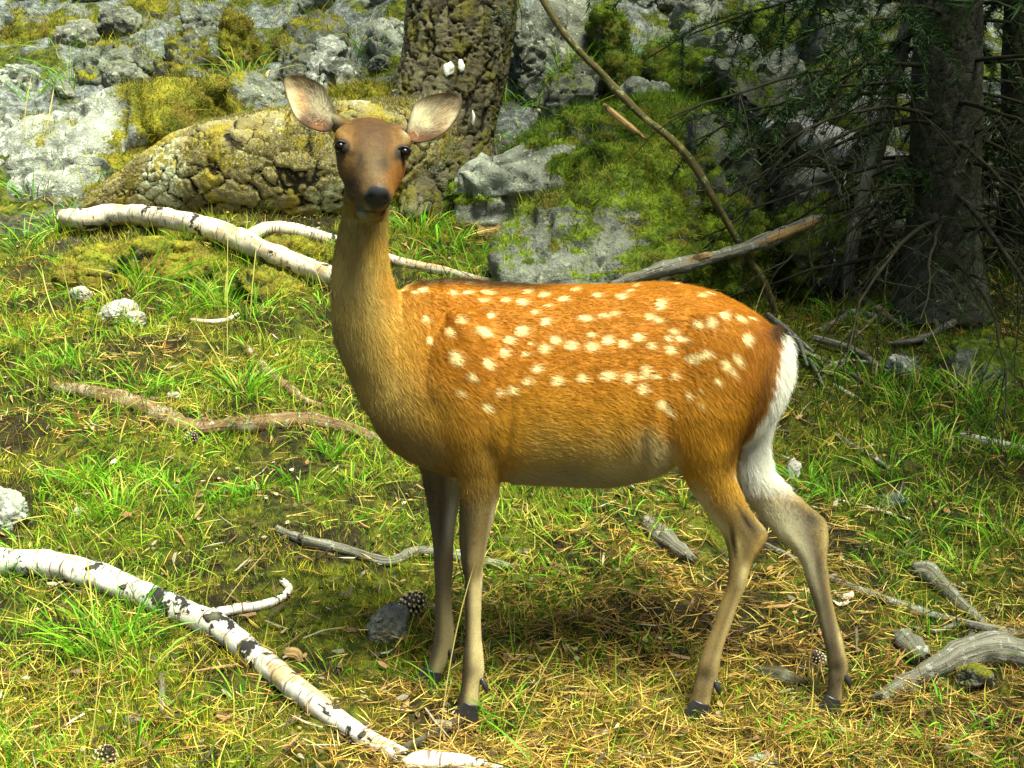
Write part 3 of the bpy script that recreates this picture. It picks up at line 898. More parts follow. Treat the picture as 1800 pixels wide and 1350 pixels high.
def build_rocks():
    # --- the big boulders
    rock_px("boulder", [(-60, 210, .2), (60, 190, .1), (180, 168, 0), (300, 140, 0), (390, 150, 0), (440, 205, .1), (430, 250, .05), (330, 300, -.1), (240, 345, -.15), (100, 340, -.25), (-40, 330, -.2)], 6.45, .9, M_ROCKP,
            "broad pale boulder with a thick yellow moss cap beside the pine root", 0.30, 5, voxel=.022, moss_bias=lambda V, N: 0.75 * sstep(-1.95, -1.5, V[:, 0]) - 0.35 * sstep(-1.7, -2.2, V[:, 0]) , fuzz=1300)
    rock_px("boulder", [(800, 300, -.1), (860, 262, 0), (930, 225, .1), (1010, 195, .15), (1110, 165, .2), (1190, 150, .3), (1260, 190, .2), (1310, 240, .2), (1345, 320, .3), (1335, 330, .3), (1200, 262, .15), (1080, 282, .05), (960, 322, -.1), (850, 352, -.15)], 5.98, .6, green(M_ROCKP),
            "long slanting boulder with white streaks and dark green moss under the thin pole", 0.52, 8, voxel=.018, tint_=(.55, 1.0, .7), fuzz=1700, moss_bias=lambda V, N: -1.2 * sstep(0.05, 0.28, fbm(V * np.array([1.6, 1.6, 5.5]) + 3.3, 3, 19)) * sstep(0.9, 0.35, V[:, 0]))
    rock_px("boulder", [(872, 420, 0), (930, 370, .05), (1000, 330, .05), (1080, 290, .1), (1150, 245, .15), (1185, 240, .15), (1215, 300, .1), (1222, 360, .05), (1230, 430, -.05), (1180, 480, -.2), (1080, 500, -.25), (960, 500, -.25), (880, 485, -.2), (868, 450, -.1)], 5.15, .28, green(M_ROCK),
            "wedge shaped grey boulder with yellow moss patches behind the deer's back", 0.36, 12, voxel=.016, rough=.7, tint_=(.85, 1.05, .8), fuzz=1800, moss_len=1.15)
    rock_px("boulder", [(1215, 200, 0), (1262, 190, .05), (1310, 230, .1), (1345, 330, .15), (1330, 365, .1), (1290, 395, 0), (1240, 330, -.1), (1222, 260, -.05)], 5.85, .5, green(M_ROCKD),
            "dark slab standing on edge with bright green moss running down its right side", 0.38, 15, voxel=.016, tint_=(.6, 1.0, .6), fuzz=1500)
    rock_px("boulder", [(1225, 400, 0), (1260, 350, 0), (1300, 355, .05), (1340, 390, .1), (1345, 430, 0), (1290, 450, -.1), (1230, 440, -.1)], 5.35, .4, green(M_ROCKD),
            "low rounded boulder wholly covered in dark moss at the foot of the slab", 0.75, 18, voxel=.014, tint_=(.5, .7, .5), fuzz=1700)
    rock_px("boulder", [(560, 185, 0), (590, 150, 0), (640, 140, .05), (700, 155, .1), (730, 195, .1), (700, 240, -.1), (600, 240, -.15)], 6.45, .5, M_ROCK,
            "rounded rock under a bright yellow moss cushion behind the deer's ears", 0.95, 21, voxel=.018, fuzz=2400, moss_len=1.3, tint_=(1.1, 1.05, 1))
    # --- stones lying in the upper slope
    R = [  # x points, depth, back, material, label, moss
        ([(318, 25, 0), (345, 12, 0), (378, 35, .05), (380, 62, .05), (350, 72, -.03), (320, 48, -.05)], 8.0, .3, M_ROCKD, "small blocky grey stone perched on moss above the pale boulder", .05),
        ([(478, 80, 0), (505, 45, 0), (560, 22, .05), (600, 45, .1), (605, 80, .1), (560, 95, -.1), (490, 110, -.1)], 7.6, .5, M_ROCKD, "peaked grey rock with a mossy flank above the deer's ear", .30),
        ([(495, 118, 0), (505, 85, 0), (545, 75, .05), (560, 100, .05), (535, 130, -.05), (500, 135, -.05)], 7.1, .3, M_ROCKD, "rounded grey stone leaning on the upright slab above the ear", .15),
        ([(535, 125, 0), (555, 75, .05), (575, 62, .08), (605, 80, .05), (598, 95, 0), (565, 130, -.08), (540, 140, -.08)], 6.95, .25, M_ROCKP, "upright pale slab with a sharp shaded edge above the deer's ear", .05),
        ([(590, 150, 0), (592, 120, 0), (615, 110, 0), (625, 130, 0), (612, 150, -.04)], 6.7, .25, M_ROCKP, "small pale stone in the dark gap under the upright slab", .0),
        ([(585, 5, 0), (600, -30, .1), (680, -40, .2), (690, 5, .1), (640, 35, -.05), (600, 25, -.05)], 8.6, .6, M_ROCKD, "smooth blue grey block at the top of the slope near the pine", .0),
        ([(640, 50, 0), (650, 30, 0), (720, 35, .1), (720, 70, .05), (660, 75, -.08)], 7.7, .5, M_ROCKP, "flat lichen covered slab tucked behind the pine trunk", .12),
        ([(645, 45, 0), (680, 10, .05), (725, 5, .1), (725, 40, .1), (670, 45, -.03)], 8.1, .5, M_ROCK, "mossy stone wedged between the grey block and the pine", .62),
        ([(930, 40, 0), (960, -30, .1), (1060, -40, .3), (1075, 40, .2), (1060, 95, 0), (1000, 115, -.15), (960, 90, -.1)], 7.4, .7, M_ROCK, "large smooth brownish grey slab beside the pine trunk", .02),
        ([(905, 25, 0), (925, 10, .05), (955, 70, .05), (950, 115, 0), (915, 110, -.05)], 6.9, .35, M_ROCKD, "narrow grey stone pressed against the right side of the pine", .05),
        ([(960, 150, 0), (1005, 100, 0), (1040, 110, .05), (1060, 140, .05), (1030, 160, -.05), (970, 165, -.08)], 6.7, .35, M_ROCK, "dark speckled stone half sunk in grass below the brownish slab", .22),
        ([(1040, 30, 0), (1060, 10, 0), (1095, 25, .05), (1100, 55, .05), (1070, 60, -.05)], 7.2, .35, M_ROCK, "moss topped stone on the shoulder of the brownish slab", .80),
        ([(1060, 110, 0), (1070, 88, 0), (1120, 90, .05), (1130, 118, .05), (1090, 128, -.05)], 6.7, .35, M_ROCK, "round moss cushion stone beside the thin pole", .85),
        ([(1095, 155, 0), (1110, 140, 0), (1170, 138, .05), (1190, 160, .05), (1140, 170, -.05)], 6.35, .3, M_ROCKP, "flat pale stones edge showing above the long slanting boulder", .05),
        ([(1130, 95, 0), (1180, 85, 0), (1260, 95, .05), (1285, 130, .1), (1275, 150, 0), (1200, 140, -.08), (1140, 125, -.08)], 6.75, .5, M_ROCK, "low ledge with thick golden moss above the long slanting boulder", .85),
        ([(1195, 75, 0), (1200, 35, 0), (1240, 35, .1), (1265, 65, .1), (1255, 88, 0), (1210, 95, -.05)], 7.1, .5, M_ROCKP, "cracked pale grey block left of the white faced slab", .08),
        ([(1268, 45, 0), (1290, 48, .05), (1330, 75, .1), (1335, 95, .1), (1300, 92, -.03), (1275, 88, -.05)], 7.0, .45, M_ROCKP, "white faced slab split from its neighbour by a dark crack", .0),
        ([(1190, 15, 0), (1205, -10, 0), (1260, -10, .1), (1270, 25, .1), (1230, 32, -.05)], 7.6, .4, M_ROCKP, "sunlit white stone at the top of the cracked slope", .0),
        ([(1250, 100, 0), (1320, 105, .1), (1390, 140, .15), (1405, 180, .1), (1350, 190, -.1), (1290, 150, -.12)], 6.6, .6, M_ROCK, "long sloping grey slab below the dark crack", .10),
        ([(1340, 110, 0), (1370, 90, .05), (1410, 100, .1), (1420, 135, .1), (1370, 140, -.05)], 6.9, .4, M_ROCKP, "pale broken slab end among the dead spruce twigs", .05),
        ([(1290, 30, 0), (1310, 10, 0), (1380, 20, .1), (1400, 60, .1), (1340, 60, -.05)], 7.6, .45, M_ROCK, "mossy rock high on the slope behind the dead twigs", .60),
        ([(1415, 60, 0), (1440, 20, 0), (1500, 30, .1), (1510, 80, .1), (1450, 90, -.08)], 7.4, .5, M_ROCKD, "shaded grey rock behind hanging spruce twigs", .25),
        ([(1430, 130, 0), (1460, 110, 0), (1520, 120, .1), (1530, 160, .1), (1470, 165, -.06)], 6.9, .45, M_ROCK, "green mossed rock behind the leaning dead branch", .75),
        ([(1425, 225, 0), (1450, 208, 0), (1510, 212, .1), (1540, 235, .1), (1480, 245, -.06)], 6.3, .35, M_ROCK, "yellow mossed rock above the fallen birch trunk", .85),
        ([(1385, 330, 0), (1390, 288, 0), (1460, 300, .03), (1475, 335, .03), (1430, 345, -.05)], 5.78, .35, M_ROCKP, "flat grey block under the fallen birch trunk", .0),
        ([(1365, 410, 0), (1380, 375, 0), (1450, 350, .05), (1500, 370, .1), (1480, 420, -.05), (1400, 440, -.08)], 5.62, .4, M_ROCKD, "dark mossed rock in the hollow under the fallen birch", .6),
        ([(1340, 300, 0), (1350, 255, 0), (1400, 260, .1), (1420, 320, .1), (1380, 360, -.05)], 6.05, .4, M_ROCKD, "black shaded rock in the gap beside the fallen birch", .2),
        ([(1660, 640, 0), (1680, 595, 0), (1740, 590, .05), (1800, 610, .1), (1830, 650, .1), (1760, 690, -.1), (1680, 680, -.1)], 4.5, .35, M_ROCKD, "grey stone with a green moss top beside the spruce", .42),
        ([(95, 475, 0), (130, 440, 0), (190, 430, .05), (215, 470, .05), (170, 505, -.06), (110, 500, -.06)], 5.12, .3, M_ROCK, "low mossy rock below the grey birch pole", .75),
        ([(215, 445, 0), (260, 425, 0), (330, 430, .05), (370, 460, .05), (320, 490, -.05), (230, 480, -.05)], 5.18, .3, M_ROCK, "dark lichen flecked rock under the birch pole", .62),
        ([(410, 488, 0), (440, 474, 0), (520, 500, .05), (565, 522, .05), (520, 535, -.05), (430, 515, -.05)], 5.06, .25, M_ROCKD, "grey lichen crusted rock under the thick end of the birch pole", .55),
        ([(455, 430, 0), (500, 415, 0), (570, 430, .05), (580, 455, .05), (500, 455, -.05)], 5.35, .25, M_ROCK, "golden moss cushion between the forks of the birch pole", .95),
        ([(-30, 60, 0), (60, 25, 0), (150, 20, .1), (180, 60, .1), (100, 90, -.1), (-10, 100, -.1)], 8.0, .6, M_ROCK, "mossy grey outcrop high on the slope above the boulder", .50),
        ([(-30, 140, 0), (20, 110, 0), (60, 130, .05), (50, 160, .05), (-10, 165, -.05)], 7.3, .4, M_ROCKP, "bright pale outcrop edge left of the tall grass", .0),
        ([(120, 110, 0), (170, 75, 0), (240, 80, .1), (260, 120, .1), (190, 140, -.08), (130, 140, -.08)], 7.3, .5, M_ROCKD, "ribbed blue grey rock face above the pale boulder", .18),
        ([(270, 110, 0), (290, 75, 0), (340, 60, .1), (360, 100, .1), (320, 115, -.05)], 7.4, .4, M_ROCK, "grey rock with a hollow under the small blocky stone", .40),
        ([(385, 75, 0), (400, 25, .05), (425, 30, .05), (440, 90, .05), (420, 110, 0), (390, 105, -.05)], 7.5, .4, M_ROCK, "upright rock rib with green moss right of the blocky stone", .62),
        ([(385, 160, 0), (430, 135, 0), (500, 150, .1), (520, 190, .1), (450, 205, -.08), (395, 190, -.08)], 6.75, .5, M_ROCKD, "bluish scree rock between the moss cap and the deer's ear", .12),
        ([(200, 40, 0), (230, 10, 0), (300, 5, .1), (310, 45, .1), (250, 60, -.08)], 8.2, .5, M_ROCK, "weathered outcrop with ochre moss at the top of the slope", .52),
    ]
    for k, (f, d, b, m, lab, mo) in enumerate(R):
        if f[0][0] > 900:
            m = green(m)
        rock_px("rock", f, d, b, m, lab, mo, 100 + 7 * k, cat="rock", tint_=(.55, .90, .7) if f[0][0] > 900 else (1, 1, 1))
    # --- broken rock of the upper slope
    g = np.random.default_rng(77)
    for k in range(70):
        px, py = (20 + 1480 * g.random(), -10 + 190 * g.random())
        if 690 < px < 930 or (px > 1000 and py > 130):
            continue
        w = 34 + 70 * g.random() ** 1.5
        stone("rock", px, py, w, .45 + .5 * g.random(), (M_ROCKP, M_ROCKD, M_ROCK)[k % 3] if px < 900 else green((M_ROCKP, M_ROCKD, M_ROCK)[k % 3]), "broken angular grey rock lying among moss on the upper slope", 600 + k, .02 if k % 3 else .25, .35,
              rot=6 * g.random(), tilt=.8 * g.normal() * .5, group="broken rocks of the upper slope", cat="rock")
    # --- loose stones on the floor
    stone("stone", 140, 528, 42, .75, M_ROCKW, "small white stone half hidden behind grass under the mossy rock", 301, .0, .25)
    stone("stone", 205, 565, 72, .70, M_ROCKW, "larger of two white stones lying together in the moss", 302, -.1, .25, rot=.5, tilt=.3)
    stone("stone", 238, 568, 36, .80, M_ROCKW, "smaller of two white stones lying together in the moss", 303, -.1, .25)
    stone("stone", 685, 1120, 86, .85, M_ROCK, "grey pointed stone beside the pine cone", 309, .05, .22, rot=.4, tilt=.25)
    stone("stone", 0, 930, 95, .9, M_ROCKP, "rounded pale stone above the end of the birch log", 311, .05, .2)
    stone("stone", 1712, 1205, 92, .6, M_ROCK, "rounded grey stone under the bleached branch", 314, .12, .25)
    stone("stone", 1345, 1345, 60, .5, M_ROCKP, "pale grey stone bedded in needles in front of the deer", 318, .05, .35)
    stone("stone", 1580, 660, 60, .8, M_ROCKP, "pale lichen covered stone beside the deer's rump", 321, .0, .2, rot=.6)
    stone("stone", 1395, 845, 30, 1.5, M_ROCKW, "upright white stone behind the deer's hind leg", 325, -.1, .15)
    stone("stone", 305, 700, 26, .6, M_ROCKW, "small white stone on the bank above the pine root", 331, -.1, .3)
    stone("stone", 135, 905, 30, .6, M_ROCKW, "small white stone in the moss above the birch log", 335, -.1, .3)
    stone("stone", 790, 305, 26, .9, M_ROCKW, "small white stone at the foot of the pine", 341, -.1, .2)
build_rocks()
# ---------------------------------------------------------------- trees
M_ROOTB = mat_bark("root_plate_bark", p1=(0.17, 0.145, 0.06), p2=(0.31, 0.27, 0.12), lichen=(0.44, 0.46, 0.28), algae=(0.27, 0.22, 0.03))
M_PINE = mat_bark("pine_bark", p1=(0.065, 0.058, 0.034), p2=(0.15, 0.135, 0.075), lichen=(0.32, 0.38, 0.27), algae=(0.125, 0.115, 0.024))
M_SPRUCE = mat_bark("spruce_bark", p1=(0.035, 0.035, 0.026), p2=(0.075, 0.078, 0.058), algae=(0.035, 0.05, 0.02), lichen=(0.17, 0.22, 0.17), lich_amt=0.72, rust=(0.09, 0.055, 0.03))
M_TWIG = mat_plain("dead_twig", (0.030, 0.029, 0.016), 0.85, 0.15, 0.5, 30)
M_NEEDLE = mat_blade("spruce_needle", 0.15, 0.55)
M_LICHEN = mat_blade("beard_lichen", 0.25, 0.8)

def bark_tube(name, pts, rads, n, seg, cell, depth, seed, flute=0.0, lich=None):
    c = spline(np.hstack([np.asarray(pts, float), np.asarray(rads, float)[:, None]]), n)
    V, F, su = tube_vf(c[:, :3], c[:, 3], seg)
    ax = np.vstack([np.repeat(c[:, :3], seg, axis=0), c[:1, :3], c[-1:, :3]])
    out = nrm(V - ax)
    q = su * np.array(cell)
    q = q + 0.55 * np.stack([fbm(su * 11, 3, seed), fbm(su * 11, 3, seed + 1), fbm(su * 11, 3, seed + 2)], -1) * 0.8
    f1, f2, cid = cells(q, seed)
    edge = f2 - f1
    plate = sstep(0.01, 0.12 + 0.06 * vnoise(su * 14, seed + 8), edge)
    g1, g2, gid = cells(q * 2.3 + 7.7, seed + 9)
    plate2 = sstep(0.0, 0.16, g2 - g1)
    big = fbm(V * 3.0, 3, seed + 4)
    d = depth * (plate - 0.75) * (0.6 + 0.5 * cid) + depth * 0.3 * (cid - .5) + depth * 0.30 * (plate2 - 0.6) * plate + depth * 0.9 * big + depth * 0.20 * fbm(V * 45, 3, seed + 6)
    V2 = V + out * d[:, None]
    me = mesh_np(name, V2, F)
    attr(me, "plate", np.clip(plate * (0.55 + 0.45 * plate2), 0, 1))
    attr(me, "tone", np.clip(cid * 0.7 + 0.3 * gid, 0, 1))
    l = 0.12 + 0.35 * fbm(V * 4.0, 3, seed + 30)
    if lich is not None:
        l = l + lich(V)
    attr(me, "lich", l)
    return me

def build_pine():
    base = at(780, 300, 6.38)
    base[2] = float(H(base[0], base[1])) - 0.05
    root = empty("pine_tree", base, "old pine with thick plated bark, pale lichen and a huge sprawling root", "tree")
    tp = [at(735, 420, 6.36), at(748, 320, 6.38), at(770, 235, 6.42), at(794, 140, 6.46), at(810, 40, 6.48), at(815, -60, 6.50)]
    top = tp[-1]
    tp += [top + np.array([.03, .04, .9]), top + np.array([.0, .1, 2.6]), top + np.array([.05, .1, 5.0])]
    up = bark_tube("upper_trunk", np.array(tp[5:]), [.250, .24, .20, .15], 60, 40, (5.2, 21.0, 21.0), 0.01, 5)
    link("upper_trunk", shift(up, base), M_PINE, root)
    tp2 = np.array(tp[:6] + [tp[5] + (tp[6] - tp[5]) * .25])
    me = bark_tube("trunk", tp2, [.33, .29, .262, .250, .252, .252, .246], 330, 170, (6.0, 17.0, 17.0), 0.021, 5,
                   lich=lambda V: 0.42 * sstep(-0.15, -0.55, V[:, 0]) * sstep(1.3, 1.6, V[:, 2]) + 0.25 * sstep(2.0, 2.3, V[:, 2]))
    link("trunk", shift(me, base), M_PINE, root)
    rp = [at(160, 378, 6.08), at(235, 342, 6.05), at(330, 315, 6.02), at(450, 300, 5.98), at(570, 288, 6.05), at(690, 275, 6.25), at(770, 240, 6.38)]
    me = bark_tube("root", np.array(rp), [.05, .125, .205, .250, .265, .250, .22], 330, 170, (8.0, 12.5, 12.5), 0.017, 23,
                   lich=lambda V: 0.34 + 0.30 * vnoise(V * 6, 3))
    ro = link("root", shift(me, base), M_ROOTB, root)
    ro["label"] = "broad root with cracked plates, moss and lichen"
    N, V = normals_of(me), verts_of(me)
    w = sstep(-0.3, 0.5, N[:, 2]) * sstep(-0.15, 0.25, fbm((V + base) * 4.5, 3, 71))
    r = tri_sample(me, 38000, w)
    P, Nn, t, wt = r
    n = len(P)
    C = pick([(0.30, 0.25, 0.02), (0.15, 0.15, 0.02), (0.22, 0.12, 0.02), (0.36, 0.38, 0.24)], np.tile([.5, .25, .22, .40], (n, 1))) * (1 + .25 * rng.normal(size=(n, 1))).clip(.4, 1.7)
    link("moss", strands("moss", P, nrm(Nn + rng.normal(size=(n, 3)) * .5), 0.008 + 0.016 * rng.random(n), 0.004, C, None, 1), M_MOSS, ro, kind="stuff")
    # side roots gripping the slope
    for pts, rr in (([at(820, 262, 6.34), at(855, 292, 6.30), at(890, 315, 6.25)], [.10, .06, .03]), ([at(740, 310, 6.25), at(735, 345, 6.10), at(720, 385, 5.92)], [.12, .09, .05])):
        me = bark_tube("root", np.array(pts), rr, 80, 60, (14, 14, 14), 0.014, 40)
        link("root", shift(me, base), M_PINE, root)
    # ragged grey-green lichen on the trunk
    tm = [o for o in root.children if o.name.split('.')[0] == "trunk"][0].data
    V, N = verts_of(tm), normals_of(tm)
    Vw = V + base
    w = sstep(0.05, 0.35, fbm(Vw * 3.5, 3, 77) + 0.5 * sstep(2.05, 2.35, Vw[:, 2]) + 0.5 * sstep(-.35, -.55, Vw[:, 0]) - 0.15) * (Vw[:, 2] < 3.5)
    P, Nn, t, wt = tri_sample(tm, 24000, w)
    n = len(P)
    C = pick([(0.33, 0.40, 0.32), (0.22, 0.28, 0.22), (0.40, 0.42, 0.24)], np.tile([.5, .3, .2], (n, 1))) * (1 + .25 * rng.normal(size=(n, 1))).clip(.4, 1.5)
    link("lichen", strands("lichen", P, nrm(Nn + rng.normal(size=(n, 3)) * .7), 0.006 + 0.012 * rng.random(n), 0.006, C, None, 1), M_LICHEN, root, kind="stuff")
    # bare white scars where bark has come away
    k = NT("bare_wood")
    sm = k.bsdf(k.ramp(k.noise(30, 4, .6, k.pos()), [(.3, (.62, .60, .50)), (.6, (.86, .85, .78))]), .7, k.bump(k.noise(30, 4, .6, k.pos()), .5, .01))
    for (px, py, w, h, s) in ((789, 121, 11, 15, 3), (810, 116, 7, 12, 4), (832, 208, 4, 15, 6)):
        dv = ray(px, py)
        q = proj(Vw)
        near = np.where((np.abs(q[:, 0] - px) < 14) & (np.abs(q[:, 1] - py) < 14) & (N[:, 1] < 0))[0]
        Y = Vw[near, 1].min() if len(near) else 6.2
        c = at(px, py, Y - 0.002)
        me = stone_mesh(1.0, 900 + s, 1.0, 9, 3)
        Vs = verts_of(me) * (1 + .35 * fbm(verts_of(me) * 2.2, 3, s))[:, None] * np.array([w * .85, 3.5, h * .9]) / FPX * Y
        set_verts(me, Vs + c - base)
        link("bark_scar", me, sm, root)
    # crown, out of the frame above
    g = np.random.default_rng(3)
    tip = np.array(tp[-1])
    for b in range(10):
        a = g.random() * 6.28
        p = tip - np.array([0, 0, 1.4 * g.random()])
        e = p + np.array([math.cos(a) * 1.6, math.sin(a) * 1.6, 0.5 + g.random()])
        me = stick_mesh("limb", [p, (p + e) / 2 + np.array([0, 0, .15]), e], [.05, .035, .012], 14, 8)
        link("limb", shift(me, base), M_PINE, root)
    n = 9000
    cen = tip + np.array([0, 0, .5])
    P = cen + nrm(g.normal(size=(n, 3))) * (g.random((n, 1)) ** .4) * np.array([1.9, 1.9, 1.1])
    P = P[fbm(P * 1.6, 2, 5) > -0.05]
    n = len(P)
    link("crown", strands("crown", P - base, nrm(g.normal(size=(n, 3))), .10, .012, tint((.06, .10, .03), n), None, 1), M_NEEDLE, root, kind="stuff")

def spruce(px_base, rad, height, label, seed, dead, live, radius, live_from, in_view=True, group=None, pos=None, needle_n=40, trunk_res=(300, 120)):
    g = np.random.default_rng(seed)
    base = np.array(pos, float) if pos is not None else ground(*px_base)
    base[2] = float(H(base[0], base[1])) - 0.04
    root = empty("spruce_tree", base, label, "tree", group)
    lean = np.array([g.normal() * .02, g.normal() * .02, 1])
    hs = np.array([0, .10, .25, .5, 1.0, 2.0, height * .6, height])
    rs = rad * np.array([1.65, 1.38, 1.17, 1.05, 1.0, .93, .55, .06])
    pts = base + hs[:, None] * lean
    if in_view:
        up = bark_tube("upper_trunk", pts[5:], rs[5:], 40, 24, (20, 20, 20), 0.004, seed + 1)
        link("upper_trunk", shift(up, base), M_SPRUCE, root)
        me = bark_tube("trunk", np.vstack([pts[:6], pts[5] + lean * .1]), np.append(rs[:6], rs[5]), trunk_res[0], trunk_res[1], (26, 34, 34), 0.0065, seed + 1)
    else:
        me = bark_tube("trunk", pts, rs, 60, 24, (20, 20, 20), 0.006, seed + 1)
    link("trunk", shift(me, base), M_SPRUCE, root)
    NP, ND, NL, NC = [], [], [], []
    LP, LD = [], []
    def twig_set(p, d, L, r, nsub, needles, droop):
        """one limb with its twigs as a single mesh"""
        parts = []
        t = np.linspace(0, 1, 9)[:, None]
        side = nrm(np.cross(d, [0, 0, 1]))
        main = p + d * L * t + np.array([0, 0, -droop * L]) * t ** 2 + side * (g.normal() * .10 * L) * t ** 2 + g.normal(size=(9, 3)) * .012 * t
        V, F, _ = tube_vf(main, np.linspace(r, r * .28, 9), 5)
        parts.append((V, F))
        for s in range(nsub):
            f = .15 + .85 * g.random()
            k = int(f * 8)
            b = main[k]
            dd = nrm(d * .55 + side * (1 if s % 2 else -1) * (.45 + .5 * g.random()) + np.array([0, 0, -.35 - .4 * g.random()]) + g.normal(size=3) * .25)
            l = L * (.18 + .30 * g.random()) * (1.1 - .5 * f)
            tt = np.linspace(0, 1, 6)[:, None]
            tw = b + dd * l * tt + np.array([0, 0, -.3 * l]) * tt ** 2 + g.normal(size=(6, 3)) * .010 * tt
            if in_view or s % 4 == 0:
                V, F, _ = tube_vf(tw, np.linspace(r * .34, r * .10, 6), 3)
                parts.append((V, F))
            for q in range(2 if in_view else 0):
                b2 = tw[int(1 + 4 * g.random())]
                d3 = nrm(dd + g.normal(size=3) * .6 + np.array([0, 0, -.2]))
                l3 = l * (.25 + .35 * g.random())
                tw2 = b2 + d3 * l3 * np.linspace(0, 1, 4)[:, None] + g.normal(size=(4, 3)) * .005
                V, F, _ = tube_vf(tw2, np.linspace(r * .17, r * .07, 4), 3)
                parts.append((V, F))
            if needles:
                m = needles
                u = g.random(m)
                P = b + dd * l * u[:, None] + np.array([0, 0, -.3 * l]) * (u[:, None] ** 2)
                NP.append(P)
                ND.append(nrm(dd * .7 + g.normal(size=(m, 3)) * .75))
            elif in_view and g.random() < .5:
                m = 7
                u = g.random(m)
                LP.append(b + dd * l * u[:, None] + np.array([0, 0, -.3 * l]) * (u[:, None] ** 2))
                LD.append(nrm(g.normal(size=(m, 3)) + np.array([0, 0, -.6])))
        return parts
    def along(h):
        return base + lean * h, np.interp(h, hs, rs)
    for k in range(dead):
        h = .22 + (live_from - .1) * (k + g.random()) / dead
        a = g.random() * 6.283
        p, r0 = along(h)
        d = nrm(np.array([math.cos(a), math.sin(a), -.10 + .30 * g.normal() * .5]))
        parts = twig_set(p + d * r0 * .8, d, .55 + .75 * g.random(), .007 + .005 * g.random(), 12, 10 if k % 2 else 0, .22)
        V, F = merge(parts)
        link("dead_branch", mesh_np("dead_branch", V - base, F), M_TWIG, root)
    for k in range(live):
        h = live_from + (height - live_from - .2) * ((k + g.random()) / live) ** 1.45
        a = k * 2.4 + g.random()
        p, r0 = along(h)
        d = nrm(np.array([math.cos(a), math.sin(a), .05]))
        L = radius * (1.05 - .9 * (h - live_from) / (height - live_from)) * (.8 + .4 * g.random())
        parts = twig_set(p + d * r0 * .6, d, max(.25, L * (.62 + .38 * sstep(1.2, 2.2, h))), .009 + .004 * sstep(1.5, 3, h), 16 if in_view else 13, needle_n, .30)
        V, F = merge(parts)
        link("branch", mesh_np("branch", V - base, F), M_TWIG, root)
    if NP:
        P, D = np.vstack(NP), np.vstack(ND)
        n = len(P)
        C = pick([(.026, .065, .012), (.045, .10, .016), (.016, .038, .009)], np.ones((n, 3))) * (1 + .25 * g.normal(size=(n, 1))).clip(.4, 1.8)
        sz = 1.0 if in_view else 2.1
        link("foliage", strands("foliage", P - base, D, (.022 + .02 * g.random(n)) * sz * 1.25, .0042 * sz * 1.6, C, None, 1), M_NEEDLE, root, kind="stuff")
    if LP:
        P, D = np.vstack(LP), np.vstack(LD)
        n = len(P)
        C = pick([(.22, .28, .20), (.14, .19, .10)], np.ones((n, 2)))
        link("lichen", strands("lichen", P - base, D, .012 + .02 * g.random(n), .004, C, None, 1), M_LICHEN, root, kind="stuff")
    return root

def build_spruces():
    spruce((1655, 545), .125, 9.0, "dark spruce with a scaly grey trunk and a skirt of bare dead twigs", 5, 38, 50, 1.75, .85, needle_n=170)
    spruce((1790, 470), .075, 7.0, "slim shaded spruce with hanging green twigs behind the larger spruce", 9, 12, 46, 1.6, .35, needle_n=190, trunk_res=(200, 60))
    # trees of the same wood standing outside the frame: they shade the right of the clearing
    for pos, h, r, s in (((2.85, 6.9, 0), 8, 1.9, 21), ((3.5, 5.2, 0), 9, 2.1, 22), ((2.9, 1.7, 0), 9, 2.0, 23), ((2.6, 3.3, 0), 9, 1.7, 24), ((2.3, 8.4, 0), 8, 1.7, 25)):
        spruce(None, .12, h, "spruce of the dense stand beyond the right edge of the clearing", s, 0, 38, r, .9 if pos[1] > 4 else 1.5, False, "spruces closing the right of the clearing", pos, 62)
build_pine()
build_spruces()
# ---------------------------------------------------------------- logs, poles, branches
M_BIRCH = mat_birch("birch_bark")
M_BIRCHP = mat_birch("birch_bark_bleached", white=(.64, .57, .43), ochre=(.40, .28, .14), cover=.60)
M_GREY = mat_wood("weathered_wood", (.06, .056, .038), (.27, .26, .20), (.15, .145, .10), grain=(5, 130, 130), bump=.9, speck=(.36, .37, .31))
M_DEAD = mat_wood("dead_bark", (.055, .045, .025), (.17, .14, .075), (.24, .22, .12), speck=(.34, .38, .30))
M_ROOT = mat_wood("root_bark", (.07, .042, .022), (.24, .15, .075), (.30, .24, .15), speck=(.34, .36, .28))
M_OLIVE = mat_wood("pole_bark", (.030, .026, .010), (.12, .10, .035), (.20, .17, .06), speck=(.22, .24, .12))
M_SPLIT = mat_wood("split_wood", (.16, .085, .03), (.50, .34, .14), (.10, .06, .028), grain=(5, 160, 160), bump=1.0)
M_DARKB = mat_wood("wet_bark", (.018, .016, .010), (.075, .066, .04), (.12, .12, .08))

def lay(pts, lift=0.0, sink=0.0):
    """centre line of wood lying on the floor: (pixel x, pixel y, width in pixels); its lower edge touches the ground"""
    P, R = [], []
    for x, y, w in pts:
        g = ground(x, y + w * 0.5)
        r = w * 0.5 / FPX * g[1]
        p = at(x, y, g[1] + r * 0.5)
        P.append(p + np.array([0, 0, lift - sink * r]))
        R.append(r)
    return np.array(P), np.array(R)

def hang(pts):
    """(pixel x, pixel y, width, depth)"""
    return np.array([at(x, y, Y) for x, y, w, Y in pts]), np.array([w * .5 / FPX * Y for x, y, w, Y in pts])

